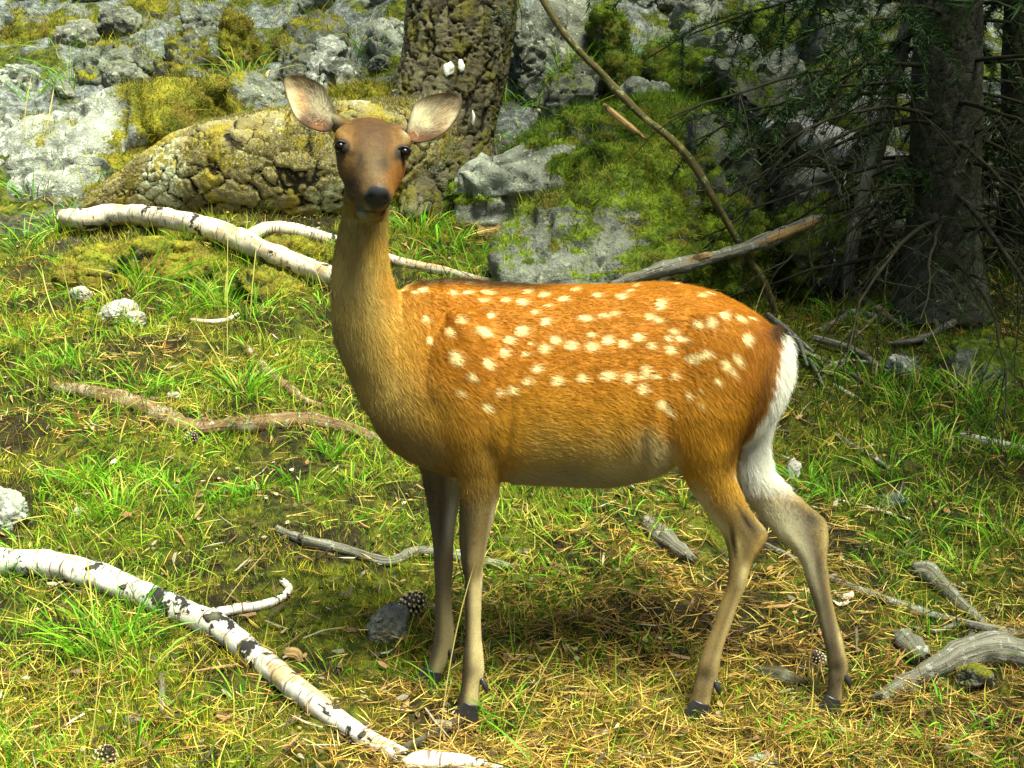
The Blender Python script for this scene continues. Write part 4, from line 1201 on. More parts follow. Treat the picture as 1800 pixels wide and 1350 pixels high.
def wood(name, PR, mat, label, cat="branch", side=(), knots=(), n=60, seg=18, rough=.10, seed=1, group=None, sidemat=None, moss=0):
    P, R = PR
    base = P[0].copy()
    base[2] -= R[0]
    if not side and not knots and not moss:
        o = link(name, shift(stick_mesh(name, P, R, n, seg, rough, seed), base), mat, None, label, cat, group)
        o.location = base
        return o
    root = empty(name, base, label, cat, group)
    me = shift(stick_mesh("stem", P, R, n, seg, rough, seed), base)
    link("stem", me, mat, root)
    for k, (SP, SR) in enumerate(side):
        link("side_branch", shift(stick_mesh("side_branch", SP, SR, 26, 12, rough * 1.2, seed + 5 + k), base), sidemat or mat, root)
    for (px, py, w) in knots:
        q = proj(verts_of(me) + base)
        i = np.argmin(np.hypot(q[:, 0] - px, q[:, 1] - py) + 300 * np.maximum(0, normals_of(me)[:, 1]))
        s = w * .5 / FPX * P[:, 1].mean()
        st = stone_mesh(s, seed * 13 + int(px), .8, 9, 3)
        V = verts_of(st)
        V = V * (1 + .25 * fbm(V * (3 / s), 3, seed))[:, None]
        set_verts(st, V + verts_of(me)[i] - normals_of(me)[i] * s * .45)
        attr(st, "su", V, 'FLOAT_VECTOR')
        link("knot", st, M_DARKB, root)
    if moss:
        N, V = normals_of(me), verts_of(me)
        r = tri_sample(me, moss, sstep(.0, .6, N[:, 2]) * sstep(-.1, .3, fbm((V + base) * 9, 3, seed)))
        if r:
            Pm, Nn, t, wt = r
            m = len(Pm)
            C = pick([(.26, .24, .02), (.13, .16, .02), (.16, .10, .02)], np.ones((m, 3))) * (1 + .25 * rng.normal(size=(m, 1))).clip(.4, 1.7)
            link("moss", strands("moss", Pm, nrm(Nn + rng.normal(size=(m, 3)) * .5), .008 + .014 * rng.random(m), .003, C, None, 1), M_MOSS, root, kind="stuff")
    return root

def build_wood():
    wood("birch_log", lay([(-60, 978, 50), (0, 986, 50), (85, 992, 48), (167, 1012, 48), (233, 1037, 46), (317, 1074, 44), (365, 1092, 48), (417, 1127, 45), (483, 1180, 45), (550, 1232, 42), (600, 1270, 40), (650, 1302, 36), (700, 1326, 34)]), M_BIRCH,
         "fallen white birch log with black scars and a hooked side branch", "log",
         side=[lay([(375, 1080, 26), (410, 1072, 20), (460, 1064, 18), (497, 1050, 15), (508, 1034, 15), (495, 1021, 12)])],
         knots=[(372, 1082, 40), (160, 1000, 22), (470, 1150, 20), (590, 1240, 22), (20, 1000, 20), (215, 1032, 18), (640, 1290, 20)], n=200, seg=36, rough=.11, seed=3)
    wood("birch_log", lay([(715, 1340, 34), (770, 1338, 36), (830, 1346, 32), (890, 1362, 26)]), M_BIRCH, "short mottled birch piece continuing past the end of the long log", "log", seed=9, n=60, seg=24, rough=.12)
    wood("birch_pole", lay([(112, 398, 30), (150, 398, 38), (200, 392, 38), (260, 394, 36), (330, 406, 36), (390, 422, 38), (430, 440, 40), (480, 462, 36), (535, 484, 36), (600, 506, 34)], lift=.035), M_BIRCHP,
         "long sun bleached birch pole lying across the bank below the root", "log",
         side=[lay([(425, 428, 26), (450, 408, 26), (480, 400, 24), (530, 408, 26), (590, 425, 24), (640, 440, 22), (700, 460, 18), (770, 474, 16), (850, 494, 14), (940, 512, 10)]), lay([(225, 386, 20), (245, 370, 14), (270, 350, 8)])],
         knots=[(180, 405, 34), (130, 405, 20)], n=120, seg=26, rough=.10, seed=5)
    # sticks that lean or hang
    wood("thin_pole", hang([(938, -30, 12, 5.45), (960, 10, 12, 5.42), (1000, 70, 13, 5.36), (1060, 132, 12, 5.34), (1085, 160, 15, 5.30), (1130, 205, 12, 5.22), (1180, 245, 13, 5.12), (1220, 290, 15, 5.08), (1260, 360, 13, 5.06), (1310, 445, 12, 5.08), (1345, 500, 13, 5.10), (1370, 566, 11, 5.12)]), M_OLIVE,
         "thin crooked olive pole leaning over the boulders behind the deer", "branch", n=110, seg=12, rough=.10, seed=8)
    wood("broken_stick", hang([(1062, 184, 5, 5.50), (1070, 192, 10, 5.48), (1090, 209, 11, 5.45), (1110, 225, 10, 5.40), (1138, 246, 4, 5.33)]), M_SPLIT, "short yellowish broken stick beside the thin pole", "branch", n=30, seg=10, rough=.2, seed=9)
    wood("snapped_branch", hang([(1075, 502, 20, 4.86), (1120, 487, 23, 4.86), (1180, 470, 25, 4.88), (1235, 457, 26, 4.94), (1300, 438, 24, 5.02), (1370, 415, 24, 5.12), (1432, 388, 20, 5.22), (1452, 378, 8, 5.26)]), M_GREY,
         "grey snapped branch with a torn orange end above the deer's back", "branch",
         side=[hang([(1172, 470, 4, 4.86), (1200, 464, 17, 4.88), (1240, 452, 15, 4.93), (1285, 437, 5, 5.0)]), hang([(1300, 440, 4, 5.0), (1375, 413, 15, 5.1), (1420, 395, 17, 5.17), (1440, 384, 5, 5.22)])], sidemat=M_SPLIT, n=70, seg=16, rough=.26, seed=12)
    wood("leaning_branch", hang([(1602, -20, 20, 5.2), (1590, 60, 24, 5.22), (1566, 160, 27, 5.25), (1548, 240, 27, 5.28), (1526, 320, 25, 5.30), (1506, 390, 23, 5.32), (1497, 440, 25, 5.33), (1488, 508, 18, 5.36)]), M_GREY,
         "grey dead branch leaning against the slope left of the spruce trunk", "branch", n=80, seg=14, rough=.14, seed=14)
    wood("forked_twig", hang([(1530, 300, 9, 5.28), (1548, 390, 9, 5.28), (1552, 415, 9, 5.28), (1538, 450, 9, 5.3), (1522, 506, 8, 5.33)]), M_DEAD, "slim forked twig standing between the leaning branch and the spruce", "twig",
         side=[hang([(1552, 415, 7, 5.28), (1580, 412, 5, 5.24), (1605, 400, 3, 5.22)]), hang([(1540, 368, 6, 5.28), (1510, 395, 5, 5.2), (1490, 410, 3, 5.2)])], n=40, seg=8, seed=15)
    birch = hang([(1345, 232, 50, 6.0), (1400, 238, 66, 5.98), (1450, 252, 68, 5.96), (1510, 272, 62, 5.94), (1570, 288, 50, 5.92), (1620, 298, 42, 5.92), (1720, 318, 36, 5.95)])
    wood("fallen_birch", birch, mat_birch("birch_bark_clean", white=(.80, .80, .72), cover=.60), "fallen birch trunk in shade with a dark mossy butt end", "log", knots=[(1365, 245, 60), (1390, 225, 46), (1385, 262, 56), (1508, 262, 22), (1445, 232, 12)], n=90, seg=30, rough=.08, seed=17, moss=900)
    # sticks and roots on the floor
    wood("curved_stick", lay([(1440, 582, 10), (1475, 563, 14), (1502, 550, 15), (1530, 556, 14), (1570, 561, 13), (1622, 552, 9)]), M_GREY, "curved grey stick lying below the spruce trunk", "branch", n=46, seg=12, rough=.18, seed=21)
    wood("pine_root", lay([(95, 676, 20), (180, 688, 32), (255, 710, 35), (330, 742, 35), (400, 742, 32), (470, 736, 33), (540, 732, 34), (600, 742, 32), (660, 768, 28), (720, 790, 16)], sink=.5), M_ROOT, "brown surface root running across the bank behind the deer's chest", "root", n=110, seg=16, rough=.26, seed=23, moss=1500)
    wood("pine_root", lay([(436, 610, 16), (470, 650, 20), (505, 678, 22), (540, 702, 18), (575, 715, 10)], sink=.45), M_ROOT, "short brown root dropping down the bank to the longer root", "root", n=50, seg=14, rough=.26, seed=25, moss=500)
    wood("peeled_stick", lay([(335, 562, 7), (370, 566, 9), (400, 562, 9), (418, 553, 8)]), M_BIRCHP, "small pale peeled stick behind the two white stones", "stick", n=26, seg=10, seed=27)
    wood("crooked_branch", lay([(486, 930, 13), (520, 944, 17), (560, 956, 17), (620, 970, 17), (680, 988, 19), (725, 972, 21), (760, 970, 22), (820, 982, 20), (870, 990, 19), (905, 998, 9)]), M_GREY, "crooked grey branch lying behind the deer's front legs", "branch", knots=[(528, 944, 22)], n=90, seg=16, rough=.2, seed=29)
    wood("stub_stick", lay([(690, 1325, 18), (740, 1302, 20), (780, 1282, 17), (806, 1268, 15), (822, 1261, 12)]), M_DARKB, "dark stub of branch touching the deer's front hoof", "branch", n=40, seg=12, rough=.2, seed=31)
    wood("thin_branch", lay([(1345, 958, 12), (1400, 985, 12), (1460, 1018, 14), (1560, 1055, 16), (1630, 1078, 16), (1690, 1094, 15), (1750, 1108, 18), (1830, 1120, 18)]), M_GREY, "long thin grey branch lying behind the deer's hind hooves", "branch",
         side=[lay([(1690, 1094, 9), (1640, 1110, 7), (1590, 1098, 5)])], n=90, seg=12, rough=.18, seed=33)
    wood("club_branch", lay([(1610, 1003, 30), (1632, 1006, 38), (1655, 1028, 34), (1690, 1062, 24), (1735, 1100, 15), (1775, 1132, 9)]), M_GREY, "grey club ended branch tapering down to the thin branch", "branch", n=50, seg=18, rough=.16, seed=35)
    wood("bleached_branch", lay([(1545, 1232, 26), (1590, 1203, 36), (1640, 1176, 40), (1690, 1150, 52), (1730, 1138, 58), (1780, 1146, 60), (1850, 1166, 62)]), M_GREY, "thick bleached branch with a bent elbow on the needle litter", "branch",
         side=[lay([(1705, 1140, 18), (1708, 1118, 13), (1710, 1108, 8)])], n=70, seg=26, rough=.22, seed=37)
    wood("broken_wood", lay([(1572, 1112, 26), (1590, 1124, 46), (1608, 1142, 50), (1622, 1162, 30)]), M_GREY, "rotten broken chunk of wood beside the bleached branch", "wood", side=[lay([(1612, 1134, 12), (1626, 1140, 13), (1634, 1142, 8)]), lay([(1578, 1160, 12), (1586, 1172, 14), (1598, 1184, 8)])], sidemat=M_SPLIT, n=36, seg=22, rough=.40, seed=39)
    wood("lichened_stick", lay([(1690, 765, 12), (1730, 775, 19), (1770, 783, 17), (1830, 800, 14)]), M_BIRCH, "pale lichened stick on the grassy bank at the foot of the slope", "branch", n=40, seg=14, rough=.2, seed=41)
    wood("mossy_stick", lay([(1468, 762, 9), (1500, 785, 11), (1540, 808, 10), (1565, 825, 5)]), M_GREY, "grey mossy stick pointing down the bank behind the white rump", "branch", n=30, seg=10, rough=.2, seed=43)
    wood("pale_stick", lay([(1470, 878, 5), (1530, 893, 7), (1600, 913, 6)]), M_BIRCHP, "thin straight pale stick in the grass beyond the hind hock", "stick", n=24, seg=8, seed=45)
    wood("peeled_twig", lay([(1465, 676, 6), (1482, 686, 8), (1502, 698, 6)]), M_BIRCHP, "short peeled twig in the moss beside the tail", "stick", n=20, seg=8, seed=46)
    wood("rotten_root", lay([(1135, 918, 24), (1170, 945, 34), (1195, 965, 34), (1220, 985, 20)]), M_GREY, "rotting grey root end sunk in moss under the deer's belly", "root", n=36, seg=18, rough=.35, seed=47, moss=300)
    wood("dark_stick", lay([(1085, 1212, 8), (1130, 1222, 10), (1185, 1236, 6)]), M_DARKB, "dark twig half buried in needles between the deer's legs", "twig", n=26, seg=8, seed=49)
    wood("bark_lump", lay([(1325, 1178, 16), (1355, 1184, 24), (1385, 1192, 26), (1412, 1200, 12)]), M_DARKB, "lump of black bark between the two hind hooves", "bark", n=30, seg=14, rough=.45, seed=51)
    wood("grey_stub", lay([(286, 1252, 13), (285, 1220, 13), (284, 1186, 11)]), M_GREY, "short grey stub in the grass in front of the birch log", "stick", n=24, seg=10, rough=.2, seed=53)
    wood("wood_chip", lay([(500, 1148, 16), (520, 1150, 20), (532, 1166, 8)]), M_SPLIT, "tan chip of wood lying against the birch log", "wood", n=20, seg=12, rough=.3, seed=54)
    wood("rotting_branch", lay([(745, 330, 10), (800, 316, 17), (850, 318, 20), (900, 334, 20), (950, 348, 20), (992, 350, 14)]), M_DEAD, "dark rotting branch at the foot of the pine", "branch", n=50, seg=14, rough=.3, seed=55, side=[lay([(855, 330, 12), (900, 352, 14), (940, 372, 10)]), lay([(760, 318, 12), (815, 308, 13), (850, 314, 8)])], sidemat=M_BIRCH)
    wood("tan_stick", lay([(740, 345, 8), (790, 338, 12), (830, 332, 10)]), M_SPLIT, "tan stick in front of the rotting branch", "stick", n=24, seg=8, seed=56)
    wood("white_twig", lay([(462, 170, 6), (464, 150, 7), (470, 130, 6), (475, 122, 3)]), M_BIRCHP, "bone white twig lying on the scree above the deer's ear", "twig", n=24, seg=8, seed=57)
    wood("white_twig", lay([(930, 183, 4), (948, 195, 6), (968, 206, 3)]), M_BIRCHP, "short white twig in the grass right of the pine", "twig", n=16, seg=8, seed=58)
    T = [((1385, 590), (1425, 640), (1450, 690)), ((1400, 620), (1470, 650), (1540, 690)), ((1430, 600), (1500, 620), (1560, 660)), ((1440, 660), (1490, 640), (1580, 655)), ((1350, 560), (1400, 600), (1420, 650)),
         ((1480, 500), (1530, 540), (1600, 590)), ((1380, 440), (1440, 480), (1500, 540)), ((1640, 560), (1670, 640), (1680, 690)), ((1700, 560), (1620, 600), (1560, 610)), ((1600, 470), (1540, 560), (1500, 600))]
    D = ["beside the tail", "under the curved stick", "pointing at the lichened stone", "crossing the twig pile", "against the rump", "at the foot of the leaning branch", "behind the curved stick", "in front of the spruce foot", "lying across the spruce foot", "under the forked twig"]
    for k, (t, d) in enumerate(zip(T, D)):
        w = 7 + 3 * (k % 3)
        pts = lay([(t[0][0], t[0][1], w), (t[1][0], t[1][1], w), (t[2][0], t[2][1], w * .5)], lift=.012)
        sd = lay([(t[1][0], t[1][1], w * .6), (t[1][0] + 30 * (-1) ** k, t[1][1] + 25, w * .4)], lift=.012)
        wood("dead_twig", pts, M_DEAD if k % 2 else M_GREY, "bare dead twig " + d, "twig", side=[sd], n=30, seg=7, rough=.2, seed=60 + k, group="dead twigs littering the shaded bank")
build_wood()
# ---------------------------------------------------------------- the deer
YC = 2.78

def loft(secs, n=60, seg=40, egg=0.0):
    """secs rows: centre(3), in-plane half axis vector(3), depth half axis vector(3); closed tube"""
    c = spline(np.asarray(secs, float), n)
    ang = np.linspace(0, 2 * math.pi, seg, endpoint=False)
    ca, sa = np.cos(ang)[None, :, None], np.sin(ang)[None, :, None]
    V = c[:, None, 0:3] + c[:, None, 3:6] * ca + c[:, None, 6:9] * sa * (1 - egg * ca)
    i = np.arange(n - 1)[:, None] * seg
    j = np.arange(seg)[None]
    j2 = (j + 1) % seg
    F = np.stack([i + j, i + j2, i + seg + j2, i + seg + j], -1).reshape(-1, 4)
    V = np.vstack([V.reshape(-1, 3), c[0, :3], c[-1, :3]])
    jj = np.arange(seg)
    a = np.stack([(jj + 1) % seg, jj, np.full(seg, n * seg)], -1)
    b = np.stack([(n - 1) * seg + jj, (n - 1) * seg + (jj + 1) % seg, np.full(seg, n * seg + 1)], -1)
    return V, [F, np.vstack([a, b])]

def hsec(y, l, r, Y, hd, tilt=0.0):
    """horizontal slice from pixel column l to r on row y, tilt lifts the right end in pixels"""
    a, b = at(l, y + tilt, Y), at(r, y - tilt, Y)
    return np.concatenate([(a + b) / 2, (b - a) / 2, [0, hd, 0]])

def vsec(x, t, b, hw, Y=YC):
    p, q = at(x, t, Y), at(x, b, Y)
    return np.concatenate([(p + q) / 2, (p - q) / 2, [0, hw, 0]])

# head frame
HF = nrm(np.array([0.150, -0.84, -0.515]))        # along the muzzle
HR = nrm(np.array([1.0, 0.16, -0.085]))          # to the right in the picture
HR = nrm(HR - HF * (HR @ HF))
HU = np.cross(HF, HR) * -1.0
HU = HU if HU[2] > 0 else -HU
EYE = at(655, 264, 2.665)                        # midway between the eyes

def head_pt(s, r, u):
    return EYE + HF * s + HR * r + HU * u

def head_sec(s, w, top, bot):
    return np.concatenate([head_pt(s, 0, (top + bot) / 2), HU * ((top - bot) / 2), HR * w])

def make_deer_mesh():
    parts = []
    torso = [vsec(640, 600, 680, .05), vsec(662, 545, 755, .085), vsec(715, 503, 805, .118), vsec(800, 491, 835, .140), vsec(900, 499, 845, .150),
             vsec(1000, 502, 851, .158), vsec(1080, 500, 850, .160), vsec(1150, 497, 832, .155), vsec(1205, 501, 805, .150), vsec(1260, 515, 790, .142),
             vsec(1310, 540, 775, .122), vsec(1350, 568, 740, .088), vsec(1374, 594, 705, .05), vsec(1386, 622, 672, .02)]
    parts.append(loft(torso, 90, 48, egg=0.16))
    # tail lying against the rump
    parts.append(loft([hsec(572, 1340, 1370, YC, .022), hsec(600, 1352, 1388, YC, .026), hsec(635, 1360, 1392, YC, .026), hsec(670, 1358, 1389, YC, .024), hsec(705, 1346, 1374, YC, .016)], 24, 20))
    neck = [hsec(292, 607, 690, 2.755, .048), hsec(345, 607, 680, 2.755, .050), hsec(395, 601, 679, 2.752, .055), hsec(445, 590, 681, 2.752, .061), hsec(495, 585, 690, 2.757, .073),
            hsec(545, 586, 720, 2.765, .088), hsec(600, 592, 775, 2.775, .105), hsec(660, 614, 815, YC, .112), hsec(720, 645, 835, YC, .105), hsec(785, 700, 840, YC, .075)]
    parts.append(loft(neck, 70, 40))
    for sgn, L, Yf in ((-1, 'n', YC - .068), (1, 'f', YC + .066)):
        # shoulder blade and upper arm
        d = 0 if L == 'n' else -35
        parts.append(loft([hsec(545, 790 + d, 850 + d, YC + sgn * .085, .035), hsec(600, 755 + d, 880 + d, YC + sgn * .100, .045), hsec(670, 735 + d, 895 + d, YC + sgn * .100, .052),
                           hsec(740, 755 + d, 893 + d, YC + sgn * .092, .054), hsec(800, 792 + d, 886 + d, YC + sgn * .080, .050), hsec(840, 806 + d, 880 + d, Yf, .044)], 30, 28))
    nf = [(760, 775, 890, -.085, .050), (800, 795, 886, -.080, .047), (835, 808, 880, -.074, .042), (868, 809, 875, -.070, .036), (907, 808, 869, -.067, .030), (945, 807, 860, -.065, .025), (975, 809, 853, -.064, .023),
          (1001, 811, 849, -.064, .021), (1026, 815, 847, -.065, .0165), (1084, 817, 846, -.067, .0145), (1125, 817, 847, -.068, .0148), (1152, 814, 850, -.069, .0175), (1182, 813, 851, -.070, .0185), (1205, 810, 845, -.070, .017), (1232, 805, 841, -.070, .019), (1246, 803, 838, -.070, .018)]
    parts.append(loft([hsec(y, l, r, YC + o, h) for y, l, r, o, h in nf], 90, 28))
    ff = [(740, 715, 820, .080, .050), (790, 728, 812, .078, .045), (828, 741, 806, .075, .040), (868, 749, 806, .072, .034), (907, 755, 803, .070, .028), (946, 760, 798, .068, .024), (986, 763, 796, .067, .021),
          (1025, 764, 795, .067, .0155), (1064, 764, 795, .068, .0145), (1095, 764, 797, .069, .0155), (1128, 761, 799, .070, .0185), (1154, 756, 792, .070, .0175), (1178, 748, 780, .070, .018), (1188, 745, 776, .070, .016)]
    parts.append(loft([hsec(y, l, r, YC + o, h) for y, l, r, o, h in ff], 90, 28))
    nh = [(545, 1200, 1300, -.070, .050), (600, 1158, 1340, -.080, .070), (665, 1142, 1350, -.082, .078), (725, 1146, 1328, -.082, .078), (775, 1160, 1302, -.080, .070), (828, 1196, 1291, -.075, .052), (860, 1214, 1300, -.072, .042), (887, 1233, 1312, -.070, .036), (915, 1252, 1331, -.068, .030),
          (938, 1268, 1349, -.067, .026), (960, 1277, 1343, -.067, .023), (985, 1281, 1325, -.067, .021), (1007, 1280, 1316, -.067, .020), (1033, 1276, 1310, -.067, .0175), (1064, 1264, 1298, -.067, .0155), (1103, 1251, 1284, -.067, .0150), (1142, 1236, 1271, -.068, .0160),
          (1174, 1225, 1264, -.069, .0190), (1197, 1220, 1260, -.070, .0185), (1221, 1215, 1251, -.070, .0175), (1243, 1209, 1247, -.070, .018)]
    parts.append(loft([hsec(y, l, r, YC + o, h) for y, l, r, o, h in nh], 110, 30))
    fh = [(560, 1220, 1310, .065, .050), (620, 1190, 1368, .075, .066), (700, 1200, 1368, .075, .066), (760, 1225, 1352, .072, .062), (800, 1255, 1351, .066, .052), (828, 1280, 1357, .060, .046), (856, 1300, 1382, .054, .040), (883, 1315, 1416, .048, .034), (907, 1333, 1446, .042, .029),
          (927, 1351, 1456, .037, .026), (948, 1368, 1455, .034, .024), (970, 1392, 1453, .030, .022), (993, 1409, 1454, .026, .020), (1025, 1419, 1458, .022, .0175), (1064, 1431, 1465, .018, .0155), (1103, 1441, 1475, .014, .0150), (1142, 1451, 1485, .010, .0160),
          (1166, 1453, 1491, .010, .0185), (1186, 1455, 1489, .010, .0185), (1205, 1455, 1481, .010, .0170), (1228, 1450, 1481, .010, .018), (1238, 1447, 1478, .010, .016)]
    parts.append(loft([hsec(y, l, r, YC + o, h) for y, l, r, o, h in fh], 110, 30))
    # head
    hd = [head_sec(-.125, .044, .008, -.040), head_sec(-.105, .062, .020, -.062), head_sec(-.070, .0685, .031, -.078), head_sec(-.030, .0695, .036, -.088), head_sec(.005, .0680, .034, -.092),
          head_sec(.040, .0585, .028, -.092), head_sec(.075, .0470, .021, -.087), head_sec(.105, .0390, .017, -.080), head_sec(.130, .0335, .014, -.070), head_sec(.150, .0285, .010, -.058), head_sec(.162, .0220, .002, -.046), head_sec(.167, .013, -.007, -.036)]
    parts.append(loft(hd, 60, 40, egg=-0.02))
    parts.append(loft([np.concatenate([head_pt(-.06, 0, -.05), HR * .05, HF * .05]), np.concatenate([at(645, 330, 2.72), HR * .045, [0, .050, 0]]), np.concatenate([at(643, 380, 2.745), HR * .043, [0, .050, 0]])], 14, 28))
    # brow ridges and cheeks
    for s in (-1, 1):
        parts.append(loft([np.concatenate([head_pt(-.045, s * .048, .020), HR * .014, HU * .013]), np.concatenate([head_pt(-.012, s * .060, .018), HR * .016, HU * .013]), np.concatenate([head_pt(.030, s * .050, .004), HR * .012, HU * .012])], 14, 16))
        parts.append(loft([np.concatenate([head_pt(.133, s * .018, -.016), HR * .014, HU * .016]), np.concatenate([head_pt(.150, s * .017, -.018), HR * .015, HU * .016]), np.concatenate([head_pt(.166, s * .013, -.020), HR * .011, HU * .013])], 10, 16))
    # ear stalks
    for (px, py, s) in ((583, 214, -1), (718, 236, 1)):
        e = at(px, py, 2.742)
        parts.append(loft([np.concatenate([head_pt(-.080, s * .042, -.005), HU * .026, [0, .022, 0]]), np.concatenate([(head_pt(-.080, s * .06, .004) + e) / 2, HU * .021, [0, .018, 0]]), np.concatenate([e, HU * .017, [0, .013, 0]])], 12, 20))
    # chin
    parts.append(loft([np.concatenate([head_pt(.055, 0, -.090), HR * .032, HU * .016]), np.concatenate([head_pt(.095, 0, -.088), HR * .028, HU * .016]), np.concatenate([head_pt(.122, 0, -.080), HR * .022, HU * .014]), np.concatenate([head_pt(.136, 0, -.074), HR * .013, HU * .009])], 16, 20))
    V, F = merge(parts)
    me = remesh(mesh_np("deer_body", V, F), 0.0045, 8, 0.5)
    return me

def gauss_mix(q, anchors):
    """normalised gaussian blend of colours at pixel anchors: (x, y, radius, colour)"""
    num, den = 0, 1e-9
    for x, y, r, c in anchors:
        w = np.exp(-((q[:, 0] - x) ** 2 + (q[:, 1] - y) ** 2) / (2 * r * r)) / r ** 0.5
        num = num + w[:, None] * np.asarray(c)
        den = den + w
    return num / np.asarray(den)[:, None]

CHEST, GOLD, TAN, NECK, CREAM = (.40, .150, .007), (.52, .270, .022), (.48, .34, .085), (.36, .262, .068), (.66, .58, .32)
LEGD, LEGP, DARK, WHITE = (.060, .045, .020), (.52, .43, .20), (.035, .022, .012), (.80, .79, .68)
SPOTS = []
for (x, y, a, b, r) in ((690,155,24,11,0),(785,147,30,11,10),(915,157,34,10,5),(1000,165,20,7,0),(1030,215,46,15,15),(825,218,28,17,10),(910,215,36,12,-10),(645,200,34,20,-20),(1005,262,30,18,10),(1140,262,30,18,10),
        (1235,275,36,24,20),(1260,212,34,15,-5),(1360,230,38,19,10),(1475,255,38,18,5),(1390,295,30,11,0),(1310,333,26,16,10),(1370,390,34,30,-40),(660,370,24,24,20),(868,380,26,36,-25),(1055,352,24,24,-20),(810,455,28,38,-20),
        (690,500,22,26,-30),(1005,450,56,36,15),(1230,445,48,36,-35),(1155,495,38,34,30),(1135,570,28,32,0),(840,605,44,62,-30),(930,712,28,40,-25),(1035,635,34,48,-20),(1365,550,36,34,40),(1430,500,40,32,25),
        (1290,520,22,14,10),(1250,580,24,18,0),(1318,670,36,34,0),(1262,745,32,36,-25),(1438,745,42,38,0),(1100,808,36,28,25),(1172,800,32,38,-10),(860,810,26,24,0),(1030,900,32,40,-30),(1510,540,26,26,0),(600,215,18,10,0),(540,200,16,10,0)):
    SPOTS.append((550 + x / 3.375, 450 + y / 3.375, a / 3.375, b / 3.375, math.radians(r)))
for (x, y, a, b, r) in ((195,197,28,12,5),(325,232,36,20,5),(470,243,34,20,5),(375,166,22,6,0),(515,207,24,10,5),(550,178,22,7,0),(785,158,28,10,10),(950,230,28,16,20),(990,218,26,8,20),(705,288,32,38,0),(255,368,58,22,5),(365,355,34,22,5),
        (432,342,26,15,10),(640,360,36,28,30),(690,380,28,24,0),(925,405,34,32,10),(1005,395,32,40,-10),(1085,352,30,32,-10),(1185,365,38,24,15),(1250,365,26,8,10),(780,445,32,26,10),(748,488,28,26,0),(835,492,46,20,10),
        (80,498,42,36,20),(178,528,40,36,20),(295,470,32,20,0),(292,532,40,38,10),(395,503,42,40,20),(485,522,36,34,15),(572,487,34,36,-25),(650,532,32,26,15),(762,558,34,34,15),(1222,485,34,40,0),(1168,605,30,46,-25),
        (980,580,48,28,-5),(885,605,40,40,-40),(930,585,44,26,-20),(1095,640,34,44,-20),(1140,690,28,26,40),(612,690,34,54,10),(676,715,26,22,0),(515,725,40,40,0),(595,790,34,46,-35),(390,712,56,38,0),(235,728,42,34,0),(90,742,42,40,0),
        (788,712,26,32,0),(1042,740,28,32,0),(872,825,26,26,10),(935,795,18,14,0),(715,880,34,40,-30),(765,925,30,22,20),(945,880,16,14,0),(10,555,36,34,0)):
    SPOTS.append((950 + x / 3.374, 450 + y / 3.374, a / 3.374, b / 3.374, math.radians(r)))

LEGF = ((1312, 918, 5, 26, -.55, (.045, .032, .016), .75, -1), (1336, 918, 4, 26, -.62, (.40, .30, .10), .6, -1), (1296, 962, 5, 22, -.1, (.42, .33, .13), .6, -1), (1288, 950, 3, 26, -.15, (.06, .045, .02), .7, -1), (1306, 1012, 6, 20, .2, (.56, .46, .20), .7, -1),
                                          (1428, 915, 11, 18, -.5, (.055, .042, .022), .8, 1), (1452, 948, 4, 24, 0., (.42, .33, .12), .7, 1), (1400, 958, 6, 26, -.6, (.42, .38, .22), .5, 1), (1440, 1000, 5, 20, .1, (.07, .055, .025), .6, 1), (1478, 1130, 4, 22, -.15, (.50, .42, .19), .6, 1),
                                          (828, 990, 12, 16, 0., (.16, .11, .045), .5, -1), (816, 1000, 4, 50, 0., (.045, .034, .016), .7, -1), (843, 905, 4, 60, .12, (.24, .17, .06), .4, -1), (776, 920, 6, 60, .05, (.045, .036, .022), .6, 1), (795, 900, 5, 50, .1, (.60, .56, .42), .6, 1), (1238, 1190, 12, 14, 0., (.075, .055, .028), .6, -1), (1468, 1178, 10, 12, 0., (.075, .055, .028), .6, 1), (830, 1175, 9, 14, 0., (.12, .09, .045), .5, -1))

def leg_mark(V, x, y, fx, fy, rx, ry, ro, side):
    u = (x - fx) * math.cos(ro) + (y - fy) * math.sin(ro)
    v = -(x - fx) * math.sin(ro) + (y - fy) * math.cos(ro)
    return np.exp(-(u / rx) ** 2 - (v / ry) ** 2) * ((V[:, 1] < YC - .005) if side < 0 else (V[:, 1] > YC - .02))

